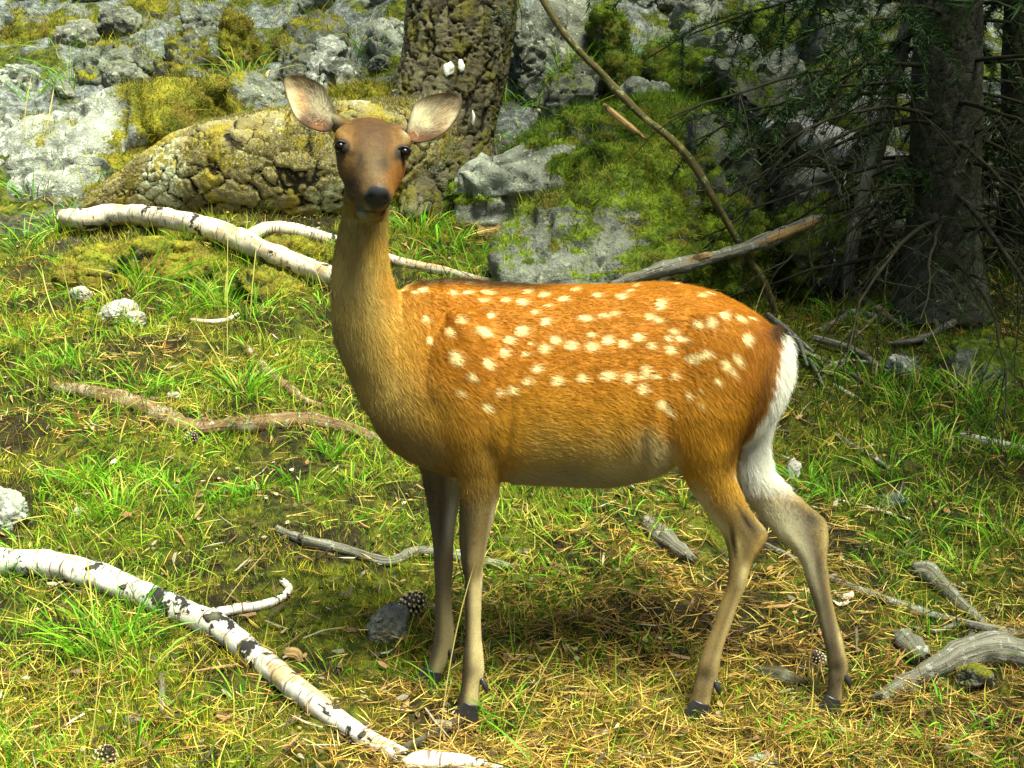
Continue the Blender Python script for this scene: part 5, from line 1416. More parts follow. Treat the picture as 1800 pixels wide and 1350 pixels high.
def coat(V, N):
    """colour of the coat, some light and shade painted in (also used for every hair): side pattern in the plane of the flank"""
    q = proj(V)
    x, y = q[:, 0], q[:, 1]
    far = N[:, 1] > 0.1
    A = [(740, 520, 45, CHEST), (860, 540, 70, CHEST), (1000, 560, 80, CHEST), (1150, 570, 80, CHEST), (1290, 600, 60, CHEST), (860, 640, 60, CHEST), (1000, 660, 60, (.42, .165, .008)), (1150, 670, 60, (.42, .165, .008)), (1270, 690, 50, (.38, .165, .011)),
         (1000, 730, 34, GOLD), (1090, 740, 34, GOLD), (920, 730, 40, GOLD), (960, 790, 30, TAN), (1060, 800, 30, TAN), (1130, 790, 20, TAN), (1000, 845, 22, (.30, .25, .12)), (1080, 842, 22, CREAM), (1135, 785, 17, CREAM), (1145, 815, 20, CREAM), (1165, 800, 14, CREAM),
         (1230, 770, 45, GOLD), (1200, 730, 40, (.46, .21, .016)), (1250, 840, 26, (.47, .26, .035)), (640, 440, 50, NECK), (630, 540, 50, NECK), (670, 440, 16, (.44, .26, .035)), (690, 500, 18, (.44, .21, .018)), (600, 500, 22, (.30, .24, .085)), (620, 620, 38, (.33, .25, .078)),  # neck: dull left edge, bright right edge, side light put into the colour
         (700, 600, 36, (.44, .24, .024)), (690, 690, 40, (.41, .295, .075)), (760, 640, 40, (.43, .175, .010)), (760, 730, 40, (.43, .24, .030)), (680, 770, 34, (.22, .15, .055)), (740, 800, 24, (.27, .20, .085)), (830, 740, 30, (.40, .19, .016)), (850, 800, 26, (.36, .21, .035)),
         (890, 760, 16, GOLD), (1320, 660, 22, (.27, .10, .014)), (1340, 590, 20, (.22, .075, .012))]
    c = gauss_mix(q, A)
    c = c * (1 + .16 * fbm(V * np.array([28, 28, 80]), 3, 61))[:, None]
    # underside is paler
    under = sstep(-0.55, -0.9, N[:, 2]) * sstep(1180, 1100, x) * sstep(780, 830, y) * sstep(860, 900, x)
    c = c + (np.array([.42, .36, .19]) - c) * under[:, None]
    # spots
    k = np.zeros(len(x))
    wob = 1 + 0.22 * vnoise(V * 90, 5)
    for (sx, sy, a, b, r) in SPOTS:
        near = np.abs(x - sx) + np.abs(y - sy) < 45
        if not near.any():
            continue
        dx, dy = x[near] - sx, y[near] - sy
        u, v = dx * math.cos(r) + dy * math.sin(r), -dx * math.sin(r) + dy * math.cos(r)
        d = np.sqrt((u / (a * 0.74)) ** 2 + (v / (b * 0.74)) ** 2) * wob[near]
        k[near] = np.maximum(k[near], sstep(1.35, 0.6, d))
    c = c + (np.array([.93, .80, .40]) - c) * (k * 0.95)[:, None]
    # dark line along the spine
    spine = sstep(0.80, 0.97, N[:, 2]) * sstep(700, 740, x) * sstep(1010, 900, x) * sstep(540, 500, y)
    spine = np.maximum(spine, sstep(0.2, 0.5, N[:, 2]) * sstep(1340, 1362, x) * sstep(612, 590, y))
    c = c + (np.array(DARK) - c) * (spine * 0.9)[:, None]
    # white rump, tail and inner thigh
    ex = np.interp(y, [570, 600, 640, 690, 740, 790, 830, 862, 900], [1384, 1374, 1368, 1359, 1337, 1306, 1291, 1302, 1322])
    jag = 6 * vnoise(V * 120, 8)
    wh = sstep(-4, 7, x - ex + jag) * sstep(572, 590, y) * sstep(905, 845, y + jag)
    far_leg = (V[:, 1] > YC + .005) & (y > 700) & (x > 1285)
    c = c + (np.array(WHITE) - c) * wh[:, None]
    edge = np.exp(-((x - ex + 14) / 13.0) ** 2) * sstep(600, 640, y) * sstep(850, 800, y) * (1 - wh)
    c = c + (np.array([.13, .055, .014]) - c) * (edge * 0.75)[:, None]
    # legs: grey-brown, paler behind, with rim light painted on their right edges
    for (rows, ys, ye) in (((807, 880, 808, 869, 815, 847, 813, 851, 805, 841), 830, 905), ((741, 806, 755, 803, 764, 795, 761, 799, 748, 780), 800, 860)):
        yy = [835, 907, 1026, 1180, 1235] if ys == 830 else [828, 907, 1025, 1128, 1180]
        l, r = np.interp(y, yy, rows[0::2]), np.interp(y, yy, rows[1::2])
        t = (x - l) / np.maximum(r - l, 1)
        m = sstep(ys, ye, y) * (x > l - 12) * (x < r + 12)
        if ys == 830:
            m = m * (V[:, 1] < YC)
            lc = np.array(LEGD) + (np.array((.20, .145, .055)) - np.array(LEGD)) * sstep(0.1, 0.7, t)[:, None]
            lc = lc + (np.array(CREAM) * 0.95 - lc) * (sstep(0.80, 1.0, t) * 0.9)[:, None]
            low = sstep(1000, 1040, y)
            lc = lc + (np.array(LEGP) - lc) * (low * sstep(0.2, 0.6, t) * 0.75)[:, None]
        else:
            m = m * (V[:, 1] > YC)
            lc = np.array((.10, .075, .04)) + (np.array((.22, .17, .085)) - np.array((.10, .075, .04))) * sstep(0.15, 0.6, t)[:, None]
            inner = sstep(0.5, 0.9, t) * sstep(985, 920, y)
            lc = lc + (np.array((.50, .46, .33)) - lc) * (inner * 0.8)[:, None]
            lc = lc + (np.array(LEGP) * .85 - lc) * (sstep(1020, 1090, y) * sstep(0.25, 0.6, t) * 0.7)[:, None]
        c = c + (lc - c) * m[:, None]
    hy = [828, 887, 938, 985, 1033, 1103, 1174, 1243]
    l, r = np.interp(y, hy, [1196, 1233, 1268, 1281, 1276, 1251, 1225, 1209]), np.interp(y, hy, [1291, 1312, 1349, 1325, 1310, 1284, 1264, 1247])
    t = (x - l) / np.maximum(r - l, 1)
    m = sstep(845, 935, y) * (V[:, 1] < YC - .01) * (x > 1150)
    lc = np.array((.24, .165, .055)) + (np.array((.11, .08, .035)) - np.array((.24, .165, .055))) * sstep(0.3, 0.8, t)[:, None]
    lc = lc + (np.array((.44, .29, .08)) - lc) * (np.exp(-((t - 0.95) / 0.2) ** 2) * sstep(925, 950, y) * 0.8)[:, None]
    lc = lc + (np.array((.46, .36, .15)) - lc) * (sstep(985, 1030, y) * sstep(0.50, 0.85, t) * 0.7)[:, None]
    lc = lc + (np.array((.12, .085, .04)) - lc) * (sstep(1120, 1170, y) * 0.4)[:, None]
    c = c + (lc - c) * m[:, None]
    pale = np.exp(-((t - 0.05) / 0.18) ** 2) * sstep(835, 870, y) * sstep(960, 920, y) * (V[:, 1] < YC - .01) * (x > 1150)
    c = c + (np.array(CREAM) - c) * (pale * 0.8)[:, None]
    hy = [856, 907, 948, 993, 1064, 1166, 1238]
    l, r = np.interp(y, hy, [1300, 1333, 1368, 1409, 1431, 1453, 1447]), np.interp(y, hy, [1382, 1446, 1455, 1454, 1465, 1491, 1478])
    t = (x - l) / np.maximum(r - l, 1)
    m = (sstep(845, 905, y + 10 * t) * (V[:, 1] > YC - .04) * (x > 1285))
    lc = np.array((.50, .45, .28)) + (np.array((.10, .075, .04)) - np.array((.50, .45, .28))) * sstep(0.35, 0.85, t + 0.0016 * (y - 900))[:, None]
    lc = lc + (np.array((.33, .24, .08)) - lc) * (np.exp(-((t - 0.97) / 0.16) ** 2) * 0.8)[:, None]
    lc = lc + (np.array((.10, .075, .035)) - lc) * (sstep(0.5, 0.2, t) * sstep(990, 1050, y) * 0.8)[:, None]
    c = c + (lc - c) * m[:, None]
    # leg marks: coat patches, plus hollows painted dark and tendons pale as shading
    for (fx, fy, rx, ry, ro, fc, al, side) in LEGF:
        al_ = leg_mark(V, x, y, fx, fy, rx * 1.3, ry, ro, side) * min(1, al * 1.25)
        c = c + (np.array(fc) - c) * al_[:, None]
    # head: markings, plus side light painted in, left cheek darker, right brighter
    d = V - EYE
    s, rr, uu = d @ HF, d @ HR, d @ HU
    isH = sstep(-.13, -.09, s) * sstep(400, 372, y) * (np.abs(rr) < .1) * sstep(-.115, -.09, uu) * (V[:, 1] < 2.78)
    A = [(650, 215, 22, (.215, .09, .022)), (655, 235, 20, (.17, .088, .030)), (600, 235, 14, (.33, .155, .025)), (712, 240, 14, (.33, .155, .025)), (655, 265, 12, (.25, .15, .062)), (620, 272, 14, (.27, .135, .03)), (692, 280, 12, (.27, .13, .03)),
         (634, 285, 10, (.15, .095, .038)), (672, 283, 9, (.15, .095, .038)), (655, 300, 12, (.25, .165, .085)), (662, 318, 9, (.29, .165, .065)), (605, 305, 16, (.26, .125, .025)), (625, 325, 14, (.20, .105, .028)), (703, 310, 12, (.36, .135, .016)), (698, 335, 10, (.33, .15, .025)),
         (600, 340, 14, (.27, .17, .055)), (622, 350, 12, (.25, .15, .04)), (612, 368, 10, (.40, .32, .17)), (640, 378, 10, (.62, .56, .38)), (668, 380, 9, (.26, .135, .035)), (690, 365, 8, (.34, .22, .07))]
    hc = gauss_mix(q, A)
    for (fx, fy, rx, ry, fc, al) in ((655, 226, 26, 15, (.11, .055, .02), .6), (634, 281, 8, 19, (.075, .045, .018), .75), (675, 283, 7, 18, (.075, .045, .018), .7), (620, 270, 9, 5, (.06, .035, .015), .6), (692, 278, 7, 5, (.06, .035, .015), .6), (656, 300, 8, 15, (.27, .18, .10), .6),
                                     (622, 324, 15, 15, (.085, .040, .012), .8), (604, 240, 13, 6, (.36, .19, .05), .7), (705, 248, 12, 6, (.36, .19, .05), .7), (702, 292, 8, 13, (.34, .14, .016), .6), (604, 348, 9, 18, (.32, .23, .10), .5),
                                     (618, 208, 10, 5, (.05, .025, .010), .7), (690, 216, 8, 6, (.05, .025, .010), .7), (640, 380, 13, 8, (.78, .73, .54), .85), (632, 365, 10, 2.6, (.025, .018, .012), .85), (668, 372, 16, 2.6, (.025, .018, .012), .8), (662, 314, 14, 5, (.30, .16, .06), .5), (588, 214, 9, 11, (.75, .70, .5), .85), (717, 230, 9, 11, (.75, .70, .5), .85)):
        al_ = al * np.exp(-((x - fx) / rx) ** 2 - ((y - fy) / ry) ** 2)
        hc = hc + (np.array(fc) - hc) * al_[:, None]
    hc = hc * (1 + .28 * fbm(V * 75, 3, 60))[:, None]
    for sg, ex0, ey0 in ((-1, 598, 258), (1, 711, 268)):      # dark rim, pale brow
        de = np.sqrt(((x - ex0) / 17.0) ** 2 + ((y - ey0) / 14.0) ** 2)
        hc = hc + (np.array((.03, .02, .012)) - hc) * (sstep(1.25, 0.85, de) * 0.95)[:, None]
    hc = hc + (np.array((.05, .03, .012)) - hc) * (np.exp(-((x - 617) / 5.0) ** 2 - ((y - 272) / 4.0) ** 2) * 0.8 + np.exp(-((x - 697) / 4.0) ** 2 - ((y - 280) / 4.0) ** 2) * 0.8)[:, None]
    c = c + (hc * np.array([.42, .42, .36]) - c) * isH[:, None]
    # nose leather
    e = np.sqrt((rr / (.0245 - .15 * np.maximum(0, -(uu + .02)))) ** 2 + ((uu + .021) / .0265) ** 2)
    nose = sstep(1.10, 0.95, e) * sstep(.120, .134, s)
    c = c + (np.array((.024, .025, .027)) - c) * nose[:, None]
    for sg in (-1, 1):
        nd = np.exp(-((np.abs(rr - sg * .0150) / .0062) ** 2 + ((uu + .0120 + .25 * np.abs(rr)) / .0075) ** 2)) * nose
        c = c + (np.array((.004, .004, .004)) - c) * nd[:, None]
    mouth = np.exp(-((uu + .060 - 0.55 * (s - .14)) / .0035) ** 2) * sstep(.06, .08, s) * (np.abs(rr) < .05)
    c = c + (np.array((.03, .02, .014)) - c) * (mouth * 0.8 * isH)[:, None]
    return np.clip(c, 0.004, 0.95), nose, k

def flow(V, N):
    """direction in which the hair lies"""
    q = proj(V)
    A = [(640, 430, 60, (.05, 0, -1)), (620, 560, 60, (.12, 0, -1)), (700, 560, 40, (.5, 0, -.8)), (680, 700, 60, (.45, 0, -.9)), (760, 620, 60, (.85, 0, -.45)), (860, 540, 60, (1, 0, -.12)), (1000, 560, 80, (1, 0, -.10)), (1150, 570, 70, (1, 0, -.18)),
         (950, 680, 70, (1, 0, -.15)), (1080, 700, 60, (1, 0, -.12)), (1000, 800, 50, (1, 0, -.20)), (1120, 800, 30, (.8, 0, -.7)), (1270, 620, 50, (.8, 0, -.55)), (1240, 740, 50, (.55, 0, -.8)), (1350, 640, 30, (.25, 0, -1)), (1310, 780, 30, (.1, 0, -1)),
         (840, 780, 40, (.3, 0, -1)), (1260, 860, 40, (.4, 0, -1)), (1380, 900, 40, (.7, 0, -.7)), (1290, 1050, 60, (-.2, 0, -1)), (1450, 1080, 60, (.15, 0, -1)), (830, 1000, 60, (0, 0, -1)), (775, 1000, 50, (0, 0, -1)), (1220, 1200, 40, (-.1, 0, -1)), (1470, 1220, 40, (0, 0, -1)), (830, 1200, 40, (0, 0, -1)), (760, 1180, 30, (-.2, 0, -1))]
    f = gauss_mix(q, A)
    d = V - EYE
    s, uu = d @ HF, d @ HU
    isH = sstep(-.13, -.09, s) * sstep(400, 372, q[:, 1]) * sstep(-.115, -.09, uu)
    radial = HU * 0.25 - HF * 1.0
    f = f + (radial - f) * isH[:, None]
    f = f + 0.35 * np.stack([vnoise(V * 14, 3), vnoise(V * 14, 4), vnoise(V * 14, 6)], -1)
    f = f - N * (f * N).sum(1, keepdims=True)
    return nrm(f), isH

def curves_obj(name, pts, rad, col, mat, parent):
    """hair curves: pts (n, k, 3)"""
    n, k = pts.shape[:2]
    hc = bpy.data.hair_curves.new(name)
    hc.add_curves([k] * n)
    hc.position_data.foreach_set("vector", np.ascontiguousarray(pts, dtype=np.float32).ravel())
    r = hc.attributes.get("radius") or hc.attributes.new("radius", 'FLOAT', 'POINT')
    taper = np.linspace(1, 0.12, k)[None]
    r.data.foreach_set("value", (np.asarray(rad).reshape(-1, 1) * taper).astype(np.float32).ravel())
    a = hc.attributes.new("col", 'FLOAT_COLOR', 'CURVE')
    a.data.foreach_set("color", np.hstack([col, np.ones((n, 1))]).astype(np.float32).ravel())
    hc.materials.append(mat)
    o = bpy.data.objects.new(name, hc)
    COL.objects.link(o)
    o.parent = parent
    return o

def build_deer():
    base = np.array([0.25, YC, 0.0])
    root = empty("deer", base, "white spotted chestnut deer standing side on and looking at the viewer", "deer")
    me = make_deer_mesh()
    V = verts_of(me)
    N = normals_of(me)
    # eye sockets and nostrils pressed in, ribs and muscle as faint relief
    for sg, ex0, ey0 in ((-1, 598, 258), (1, 711, 268)):
        c = head_pt(-.004 if sg < 0 else .0, sg * .0655, .002)
    for sg in (-1, 1):
        c = head_pt(.160, sg * .0150, -.0155)
        d = np.linalg.norm(V - c, axis=1)
        V = V - N * (0.0075 * np.exp(-(d / .0065) ** 2))[:, None]
    q = proj(V)
    rib = np.sin((q[:, 0] - 0.35 * (q[:, 1] - 600)) / 11.0) * sstep(900, 940, q[:, 0]) * sstep(1120, 1060, q[:, 0]) * sstep(560, 620, q[:, 1]) * sstep(800, 740, q[:, 1])
    V = V + N * (0.0007 * rib + 0.0016 * vnoise(V * 22, 14))[:, None]
    for (fx, fy, rx, ry, ro, fc, al, side) in LEGF:          # hollows sink, tendons stand out
        V = V + N * (leg_mark(V, q[:, 0], q[:, 1], fx, fy, rx * 1.2, ry, ro, side) * (-0.0045 if sum(fc) < .25 else 0.0022))[:, None]
    # shoulder blade and hip edge, crease behind the elbow
    for (fx, fy, rx, ry, ro, h) in ((893, 770, 6, 60, .05, -.006), (800, 560, 10, 60, -.5, .004), (770, 690, 10, 70, .35, -.003), (1130, 770, 10, 40, .1, -.009), (1190, 560, 26, 20, 0, .005), (1165, 700, 10, 70, -.15, -.004), (690, 560, 8, 80, -.12, -.003), (640, 470, 6, 90, -.05, .003)):
        V = V + N * (leg_mark(V, q[:, 0], q[:, 1], fx, fy, rx, ry, ro, -1) * h)[:, None]
    set_verts(me, V)
    N = normals_of(me)
    col, nose, spot = coat(V, N)
    attr(me, "col", col, 'FLOAT_COLOR')
    attr(me, "nose", nose)
    k = NT("deer_coat")
    hair = k.noise(240.0, 3, 0.6, k.pos())
    c = k.mix(0.35, k.attr("col"), k.ramp(hair, [(0.3, (.25, .2, .15)), (0.7, (1, 1, 1))]), 'MULTIPLY')
    rgh = k.math('SUBTRACT', 0.75, k.math('MULTIPLY', k.attr("nose", "Fac"), 0.36))
    m = k.bsdf(c, rgh, k.bump(hair, 0.25, 0.002), spec=0.3)
    body = link("body", shift(me, base), m, root)
    # fur
    kk = NT("deer_fur")
    mf = kk.bsdf(kk.attr("col"), 0.65, spec=0.10)
    me2 = me
    w = np.ones(len(V)) * (1 - nose)
    w = w * (1 + 2.2 * flow(V, N)[1]) * (1 + 0.9 * sstep(840, 930, proj(V)[:, 1]))
    n = 300000
    P, Nn, t, wt = tri_sample(me2, n, np.maximum(w, 0.0) * np.where(N[:, 1] > 0.5, 0.35, 1.0))
    P = P + base
    cc = lerp_attr(col, t, wt)
    fd, isH = flow(P, Nn)
    qq = proj(P)
    L = np.full(n, .017)
    leg = np.maximum(sstep(840, 930, qq[:, 1]), 0)
    L = L * (1 - 0.62 * leg) * (1 - 0.70 * isH)
    neck = sstep(640, 500, qq[:, 1]) * (qq[:, 0] < 720)
    L = L * (1 + 0.15 * neck)
    rump = cc.min(1) > 0.5
    white = rump & (qq[:, 0] > 1280)
    L = np.where(white, L * 1.7, L)
    flank = np.exp(-((qq[:, 0] - 1140) / 28) ** 2 - ((qq[:, 1] - 800) / 45) ** 2)
    belly = sstep(815, 845, qq[:, 1]) * (qq[:, 0] > 890) * (qq[:, 0] < 1190)
    L = L * (1 + 0.9 * flank + 0.6 * belly * (1 - leg))
    L = L * (0.65 + 0.6 * rng.random(n))
    fd = nrm(fd + rng.normal(size=(n, 3)) * 0.13)
    lift = 0.26 + 0.14 * rng.random((n, 1)) + 0.22 * white[:, None]
    D = nrm(fd + Nn * lift)
    tt = np.linspace(0, 1, 4)[None, :, None]
    pts = (P - Nn * 0.001)[:, None, :] + D[:, None, :] * L[:, None, None] * tt - Nn[:, None, :] * (L[:, None, None] * 0.16 * tt ** 2)
    colr = cc * (1 + (0.12 + 0.10 * isH)[:, None] * rng.normal(size=(n, 1))).clip(0.4, 1.7)
    darker = rng.random(n) < 0.04 * (1 - isH)
    colr[darker] *= 0.55
    fur = curves_obj("fur", pts - base, np.full(n, 0.00034) * (1 - 0.22 * isH) * (1 - 0.2 * leg), np.clip(colr, 0.003, 0.9), mf, root)
    # eyes
    em = NT("deer_eye").bsdf((.006, .004, .003), 0.05, spec=0.22)
    lid = mat_plain("eyelid_skin", (.025, .017, .012), 0.5)
    for sg, ex0, ey0 in ((-1, 598, 258), (1, 711, 268)):
        d = ray(ex0, ey0)
        # march to the surface of the head
        close = np.where(np.linalg.norm(proj(V) - np.array([ex0, ey0]), axis=1) < 6)[0]
        best = close[np.argmin(V[close, 1])]
        c = at(ex0, ey0, V[best, 1]) + nrm(d) * 0.0085
        bm = bmesh.new()
        bmesh.ops.create_uvsphere(bm, u_segments=28, v_segments=18, radius=0.0122)
        e = bpy.data.meshes.new("eye")
        bm.to_mesh(e)
        bm.free()
        Ve = verts_of(e)
        Ve[:, 0] *= 0.98
        Ve[:, 2] *= 0.88
        set_verts(e, Ve + c - base)
        e.polygons.foreach_set("use_smooth", np.ones(len(e.polygons), bool))
        eo = link("eye", e, em, root)
        # upper eyelid: an arc over the ball
        a = np.linspace(math.radians(5), math.radians(175), 18)
        arc = np.stack([c[0] + 0.0136 * np.cos(a), c[1] - 0.0040 - 0.0055 * np.sin(a), c[2] + 0.0098 * np.sin(a) + 0.0005], -1)
        Vt, Ft, _ = tube_vf(arc - base, np.interp(a, [0, 1.57, 3.14], [0.0010, 0.0020, 0.0010]), 8)
        link("eyelid", mesh_np("eyelid", Vt, Ft), lid, eo)
    # ears: cupped leaves of skin with a dark rim and pale hair inside
    ears = [([(587, 217), (592, 202), (579, 172), (566, 150), (534, 134), (508, 132), (498, 140), (499, 152), (508, 182), (523, 211), (551, 228), (577, 231)], 2.735, (545, 180), (572, 214)),
            ([(714, 232), (718, 212), (727, 186), (742, 172), (776, 163), (802, 164), (812, 174), (808, 196), (789, 226), (766, 243), (738, 251), (718, 247)], 2.735, (765, 205), (728, 235))]
    EARC = {(572, 214): [(527, 174, 9, (.62, .27, .09)), (531, 188, 8, (.60, .28, .10)), (549, 171, 8, (.20, .09, .035)), (562, 182, 9, (.66, .60, .40)), (510, 170, 8, (.70, .62, .40)), (516, 195, 8, (.72, .64, .42)), (540, 150, 11, (.42, .34, .18)), (565, 160, 8, (.55, .48, .29)),
                         (542, 212, 11, (.075, .035, .018)), (560, 222, 9, (.20, .085, .03)), (578, 222, 9, (.09, .045, .02)), (585, 205, 8, (.50, .44, .28)), (515, 148, 9, (.34, .26, .14))],
            (728, 235): [(768, 200, 9, (.17, .085, .04)), (785, 182, 10, (.30, .20, .10)), (775, 215, 9, (.40, .22, .10)), (738, 205, 10, (.66, .60, .40)), (752, 186, 10, (.58, .50, .30)), (750, 214, 8, (.64, .57, .36)), (790, 212, 9, (.62, .54, .34)), (768, 170, 10, (.42, .35, .20)),
                         (748, 237, 11, (.10, .048, .022)), (768, 236, 8, (.12, .07, .035)), (724, 240, 9, (.22, .09, .035)), (722, 215, 8, (.45, .40, .26)), (802, 176, 8, (.32, .25, .14))]}
    k = NT("ear_skin")
    earm = k.bsdf(k.attr("col"), 0.7, spec=0.2, translucent=0.40)
    for out, Ye, cen, basepx in ears:
        m_ = 72
        loop = spline(np.array([(a, b, 0) for a, b in out + out[:1]]), m_ + 1)[:-1, :2]
        rings = 14
        Vg, Cg = [], []
        cen = np.array(cen, float)
        for r in range(rings + 1):
            f = r / rings
            p2 = cen + (loop - cen) * f
            dep = Ye + 0.026 * (1 - f ** 2.2) - 0.004 * f
            for (a, b) in p2:
                Vg.append(at(a, b, dep + 0.00055 * (cen[1] - b)))
            q2 = p2
            db = np.linalg.norm(q2 - np.array(basepx), axis=1)
            ci = gauss_mix(q2, EARC[basepx])
            th = np.arctan2(q2[:, 1] - basepx[1], q2[:, 0] - basepx[0])
            ci = ci * (1 + .35 * vnoise(np.stack([th * 22, th * 0 + f * 2.5, th * 0], -1), 5))[:, None]
            rim = sstep(0.90, 0.97, f)
            ci = ci + (np.array((.020, .014, .010)) - ci) * rim
            Cg.append(ci)
        Vg, Cg = np.array(Vg), np.vstack(Cg)
        i = np.arange(rings)[:, None] * m_
        j = np.arange(m_)[None]
        j2 = (j + 1) % m_
        F = np.stack([i + j, i + j2, i + m_ + j2, i + m_ + j], -1).reshape(-1, 4)
        nv = len(Vg)
        back = Vg + np.array([0, 0.0035, 0])
        bc = np.tile(np.array([(.15, .085, .035)]), (nv, 1))
        F2 = F[:, ::-1] + nv
        o = rings * m_
        jj = np.arange(m_)
        F3 = np.stack([o + jj, o + (jj + 1) % m_, nv + o + (jj + 1) % m_, nv + o + jj], -1)
        e = mesh_np("ear", np.vstack([Vg, back]) - base, [F, F2, F3])
        attr(e, "col", np.vstack([Cg, bc]), 'FLOAT_COLOR')
        eo = link("ear", e, earm, root)
        # hairs inside the ear fan out from its base; short ones fringe the rim
        n = 1300
        idx = rng.integers(m_, (rings - 3) * m_, n)
        Pp = Vg[idx] - np.array([0, 0.002, 0])
        b3 = at(basepx[0], basepx[1], Ye + .01)
        dd = nrm(Pp - b3 + rng.normal(size=(n, 3)) * 0.02)
        dd[:, 1] -= 0.10 + 0.2 * rng.random(n)
        dd = nrm(dd + rng.normal(size=(n, 3)) * 0.09)
        Lh = 0.010 + 0.020 * rng.random(n)
        ch = Cg[idx] * 0.55 + np.array((.80, .72, .48)) * 0.42
        ch = ch * (1 + 0.25 * rng.normal(size=(n, 1))).clip(0.4, 1.5)
        pts = Pp[:, None] + dd[:, None] * Lh[:, None, None] * tt
        pts[:, :, 1] += (tt[..., 0] ** 2) * Lh[:, None] * 0.3
        curves_obj("ear_hair", pts - base, np.full(n, 0.00022), np.clip(ch, 0, .85), mf, eo)
    # hooves and dewclaws
    hm = mat_plain("hoof_horn", (.022, .021, .021), 0.38, 0.5, 0.3, 60, 0.2)
    def hoof(px0, px1, ytop, ysole, Y, hd, fwd):
        """two pointed toes side by side, wedge shaped, pointing to the left of the picture"""
        for s in (-1, 1):
            l, r = (px0, px1)
            secs = []
            for f in np.linspace(0, 1, 7):
                y = ytop + (ysole - ytop) * f
                ll = l + (1 - f) ** 1.4 * (r - l) * 0.42
                rr_ = r - (1 - f) * 2
                secs.append(hsec(y, ll, rr_, Y + s * hd * 0.55, hd * 0.52 * (0.86 + 0.2 * f), tilt=-(1 - f) * 5))
            Vh, Fh = loft(secs, 16, 24)
            # pointed toe: narrow in depth towards the front
            xs = Vh[:, 0]
            f = (xs - xs.min()) / (xs.max() - xs.min() + 1e-9)
            Vh[:, 1] = (Y + s * hd * 0.5) + (Vh[:, 1] - (Y + s * hd * 0.5)) * (0.35 + 0.65 * np.minimum(1, f * 1.6))
            link("hoof", mesh_np("hoof", Vh - base, Fh), hm, root)
    hoof(793, 841, 1236, 1268, YC - .070, .021, 1)
    hoof(722, 777, 1178, 1206, YC + .070, .020, 1)
    hoof(1197, 1249, 1234, 1265, YC - .070, .021, 1)
    hoof(1434, 1479, 1226, 1257, YC + .010, .020, 1)
    for (a, b, o) in ((851, 1200, -.070), (793, 1148, .070), (1260, 1203, -.070), (1489, 1191, .010)):
        for s in (-1, 1):
            p, q3 = at(a - 5, b - 7, YC + o + s * .009), at(a + 5, b + 18, YC + o + s * .012)
            c = spline([np.append(p, .0050), np.append((p + q3) / 2 + np.array([.002, 0, 0]), .0068), np.append(q3, .0022)], 10)
            Vd, Fd, _ = tube_vf(c[:, :3] - base, c[:, 3], 12)
            link("dewclaw", mesh_np("dewclaw", Vd, Fd), hm, root)
build_deer()
# ---------------------------------------------------------------- small things
def pine_cone(px, py, w, label, seed, open_=True, yaw=0.4):
    p = ground(px, py + w * .4)
    R = w * .5 / FPX * p[1]
    base = p.copy()
    root = empty("pine_cone", base, label, "pine cone")
    ax = nrm(np.array([math.cos(yaw), -.35, .55]))
    L = R * 2.3
    a0 = nrm(np.cross(ax, [0, 0, 1]))
    b0 = np.cross(ax, a0)
    c = spline([np.append(-ax * L * .4, R * .25), np.append(-ax * L * .15, R * .62), np.append(ax * L * .15, R * .5), np.append(ax * L * .5, R * .12)], 16)
    V, F, _ = tube_vf(c[:, :3] + np.array([0, 0, R * .8]), c[:, 3], 12)
    link("core", mesh_np("core", V, F), mat_plain("cone_core", (.03, .022, .014), .8), root)
    k = NT("cone_scale")
    sm = k.bsdf(k.attr("col"), .6)
    parts, cols = [], []
    n = 64
    for i in range(n):
        f = i / n
        th = i * 2.39996
        h = (-.42 + .92 * f) * L
        prof = R * (.30 + .75 * math.sin(math.pi * min(1, (f * .85 + .12))) ** .8)
        o = math.cos(th) * a0 + math.sin(th) * b0
        cpt = ax * h + o * prof * .85 + np.array([0, 0, R * .8])
        out = nrm(o + ax * .25)
        t = nrm(np.cross(ax, o))
        u = np.cross(out, t)
        s = R * .24 * (1.1 - .45 * f)
        ring = [cpt + t * s, cpt + u * s * .8, cpt - t * s, cpt - u * s * .8]
        tipp = cpt + out * s * .75
        back = cpt - out * s * 1.2
        Vs = np.array(ring + [tipp, back])
        Fs = np.array([(0, 1, 4), (1, 2, 4), (2, 3, 4), (3, 0, 4), (1, 0, 5), (2, 1, 5), (3, 2, 5), (0, 3, 5)])
        parts.append((Vs, [Fs]))
        cols.append(np.array([(.07, .045, .025)] * 4 + [(.72, .62, .42), (.02, .015, .01)]))
    V, F = merge(parts)
    me = mesh_np("scales", V, F, smooth=False)
    attr(me, "col", np.vstack(cols), 'FLOAT_COLOR')
    link("scales", me, sm, root, kind="stuff")

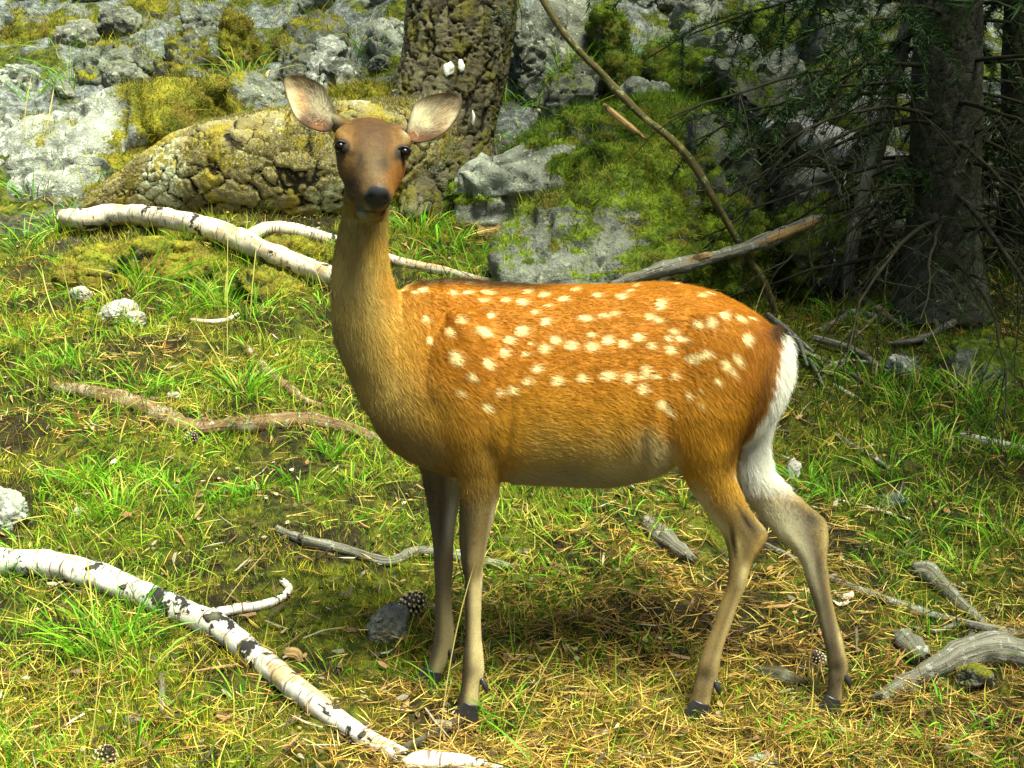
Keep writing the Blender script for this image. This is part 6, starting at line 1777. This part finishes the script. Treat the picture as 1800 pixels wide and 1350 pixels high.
def flake(name, px, py, w, h, mat, label, cat, seed, curl=.4, tilt=.3):
    """curled thin flake of bark lying on the floor"""
    p = ground(px, py + h * .4)
    s = .5 / FPX * p[1]
    nx, ny = 14, 10
    u, v = np.meshgrid(np.linspace(-1, 1, nx), np.linspace(-1, 1, ny))
    rag = 1 + .25 * vnoise(np.stack([u * 2, v * 2, u * 0 + seed], -1), seed)
    x, y = u * w * s * rag, v * h * s * rag * 1.6
    z = curl * w * s * (u ** 2) + .2 * h * s * vnoise(np.stack([u * 1.5, v * 1.5, u * 0], -1), seed + 2) + h * s * .4 + tilt * y
    V = np.stack([x, y, z], -1).reshape(-1, 3)
    i = np.arange(ny - 1)[:, None] * nx + np.arange(nx - 1)[None]
    F = np.stack([i, i + 1, i + nx + 1, i + nx], -1).reshape(-1, 4)
    n = len(V)
    V = np.vstack([V, V - np.array([0, 0, .003])])
    e = np.concatenate([np.arange(nx), np.arange(nx - 1, n, nx)[1:], np.arange(n - 2, n - nx - 1, -1), np.arange(n - 2 * nx, 0, -nx)])
    e2 = np.roll(e, -1)
    me = mesh_np(name, V, [F, F[:, ::-1] + n, np.stack([e2, e, e + n, e2 + n], -1)])
    attr(me, "su", V * 3, 'FLOAT_VECTOR')
    attr(me, "moss", np.zeros(len(V)))
    o = link(name, me, mat, None, label, cat)
    o.location = p
    return o

def lichen_clump(px, py, w, label, seed):
    p = ground(px, py + w * .3)
    R = w * .5 / FPX * p[1]
    g = np.random.default_rng(seed)
    n = 700
    d = nrm(g.normal(size=(n, 3)) * np.array([1, .8, .7]) + np.array([0, 0, .5]))
    P = d * R * .25 * g.random((n, 1))
    C = np.array((.34, .42, .36)) * (1 + .3 * g.normal(size=(n, 1))).clip(.4, 1.5)
    me = strands("lichen_clump", P, d, R * (.6 + .5 * g.random(n)), R * .10, C, g.normal(size=(n, 3)) * .4, 2)
    o = link("lichen_clump", me, M_LICHEN, None, label, "lichen", kind="stuff")
    o.location = p

def build_small():
    pine_cone(726, 1060, 46, "dark pine cone with pale scale tips beside the grey pointed stone", 1)
    pine_cone(1437, 1158, 30, "small dark pine cone beside the far hind leg", 2, yaw=2.0)
    pine_cone(185, 1330, 44, "weathered pine cone in the needles below the birch log", 3, yaw=1.2)
    pine_cone(338, 768, 24, "little brown pine cone under the surface root", 4, yaw=.2)
    flake("bark_flake", 1484, 1046, 30, 10, M_BIRCHP, "white curl of birch bark beside the thin grey branch", "bark", 5)
    flake("bark_flake", 1418, 1036, 16, 9, M_BIRCHP, "white bark scrap touching the far hind shank", "bark", 6)
    flake("bark_flake", 1478, 1060, 26, 7, M_BIRCHP, "lower white strip of birch bark under the curl", "bark", 7)
    flake("bark_flake", 230, 1262, 36, 10, M_GREY, "grey flake of bark among needles under the birch log", "bark", 8)
    flake("bark_flake", 1045, 1285, 44, 12, M_ROOT, "brown flake of pine bark on needles in front of the deer", "bark", 9)
    flake("bark_flake", 860, 402, 36, 22, M_SPLIT, "tan bark slab below the rotting branch", "bark", 10, tilt=.6)
    lichen_clump(1575, 878, 42, "pale blue green lichen clump in the grass right of the hock", 11)
    lichen_clump(1590, 640, 46, "pale lichen tuft on the stone by the tail", 12)
build_small()
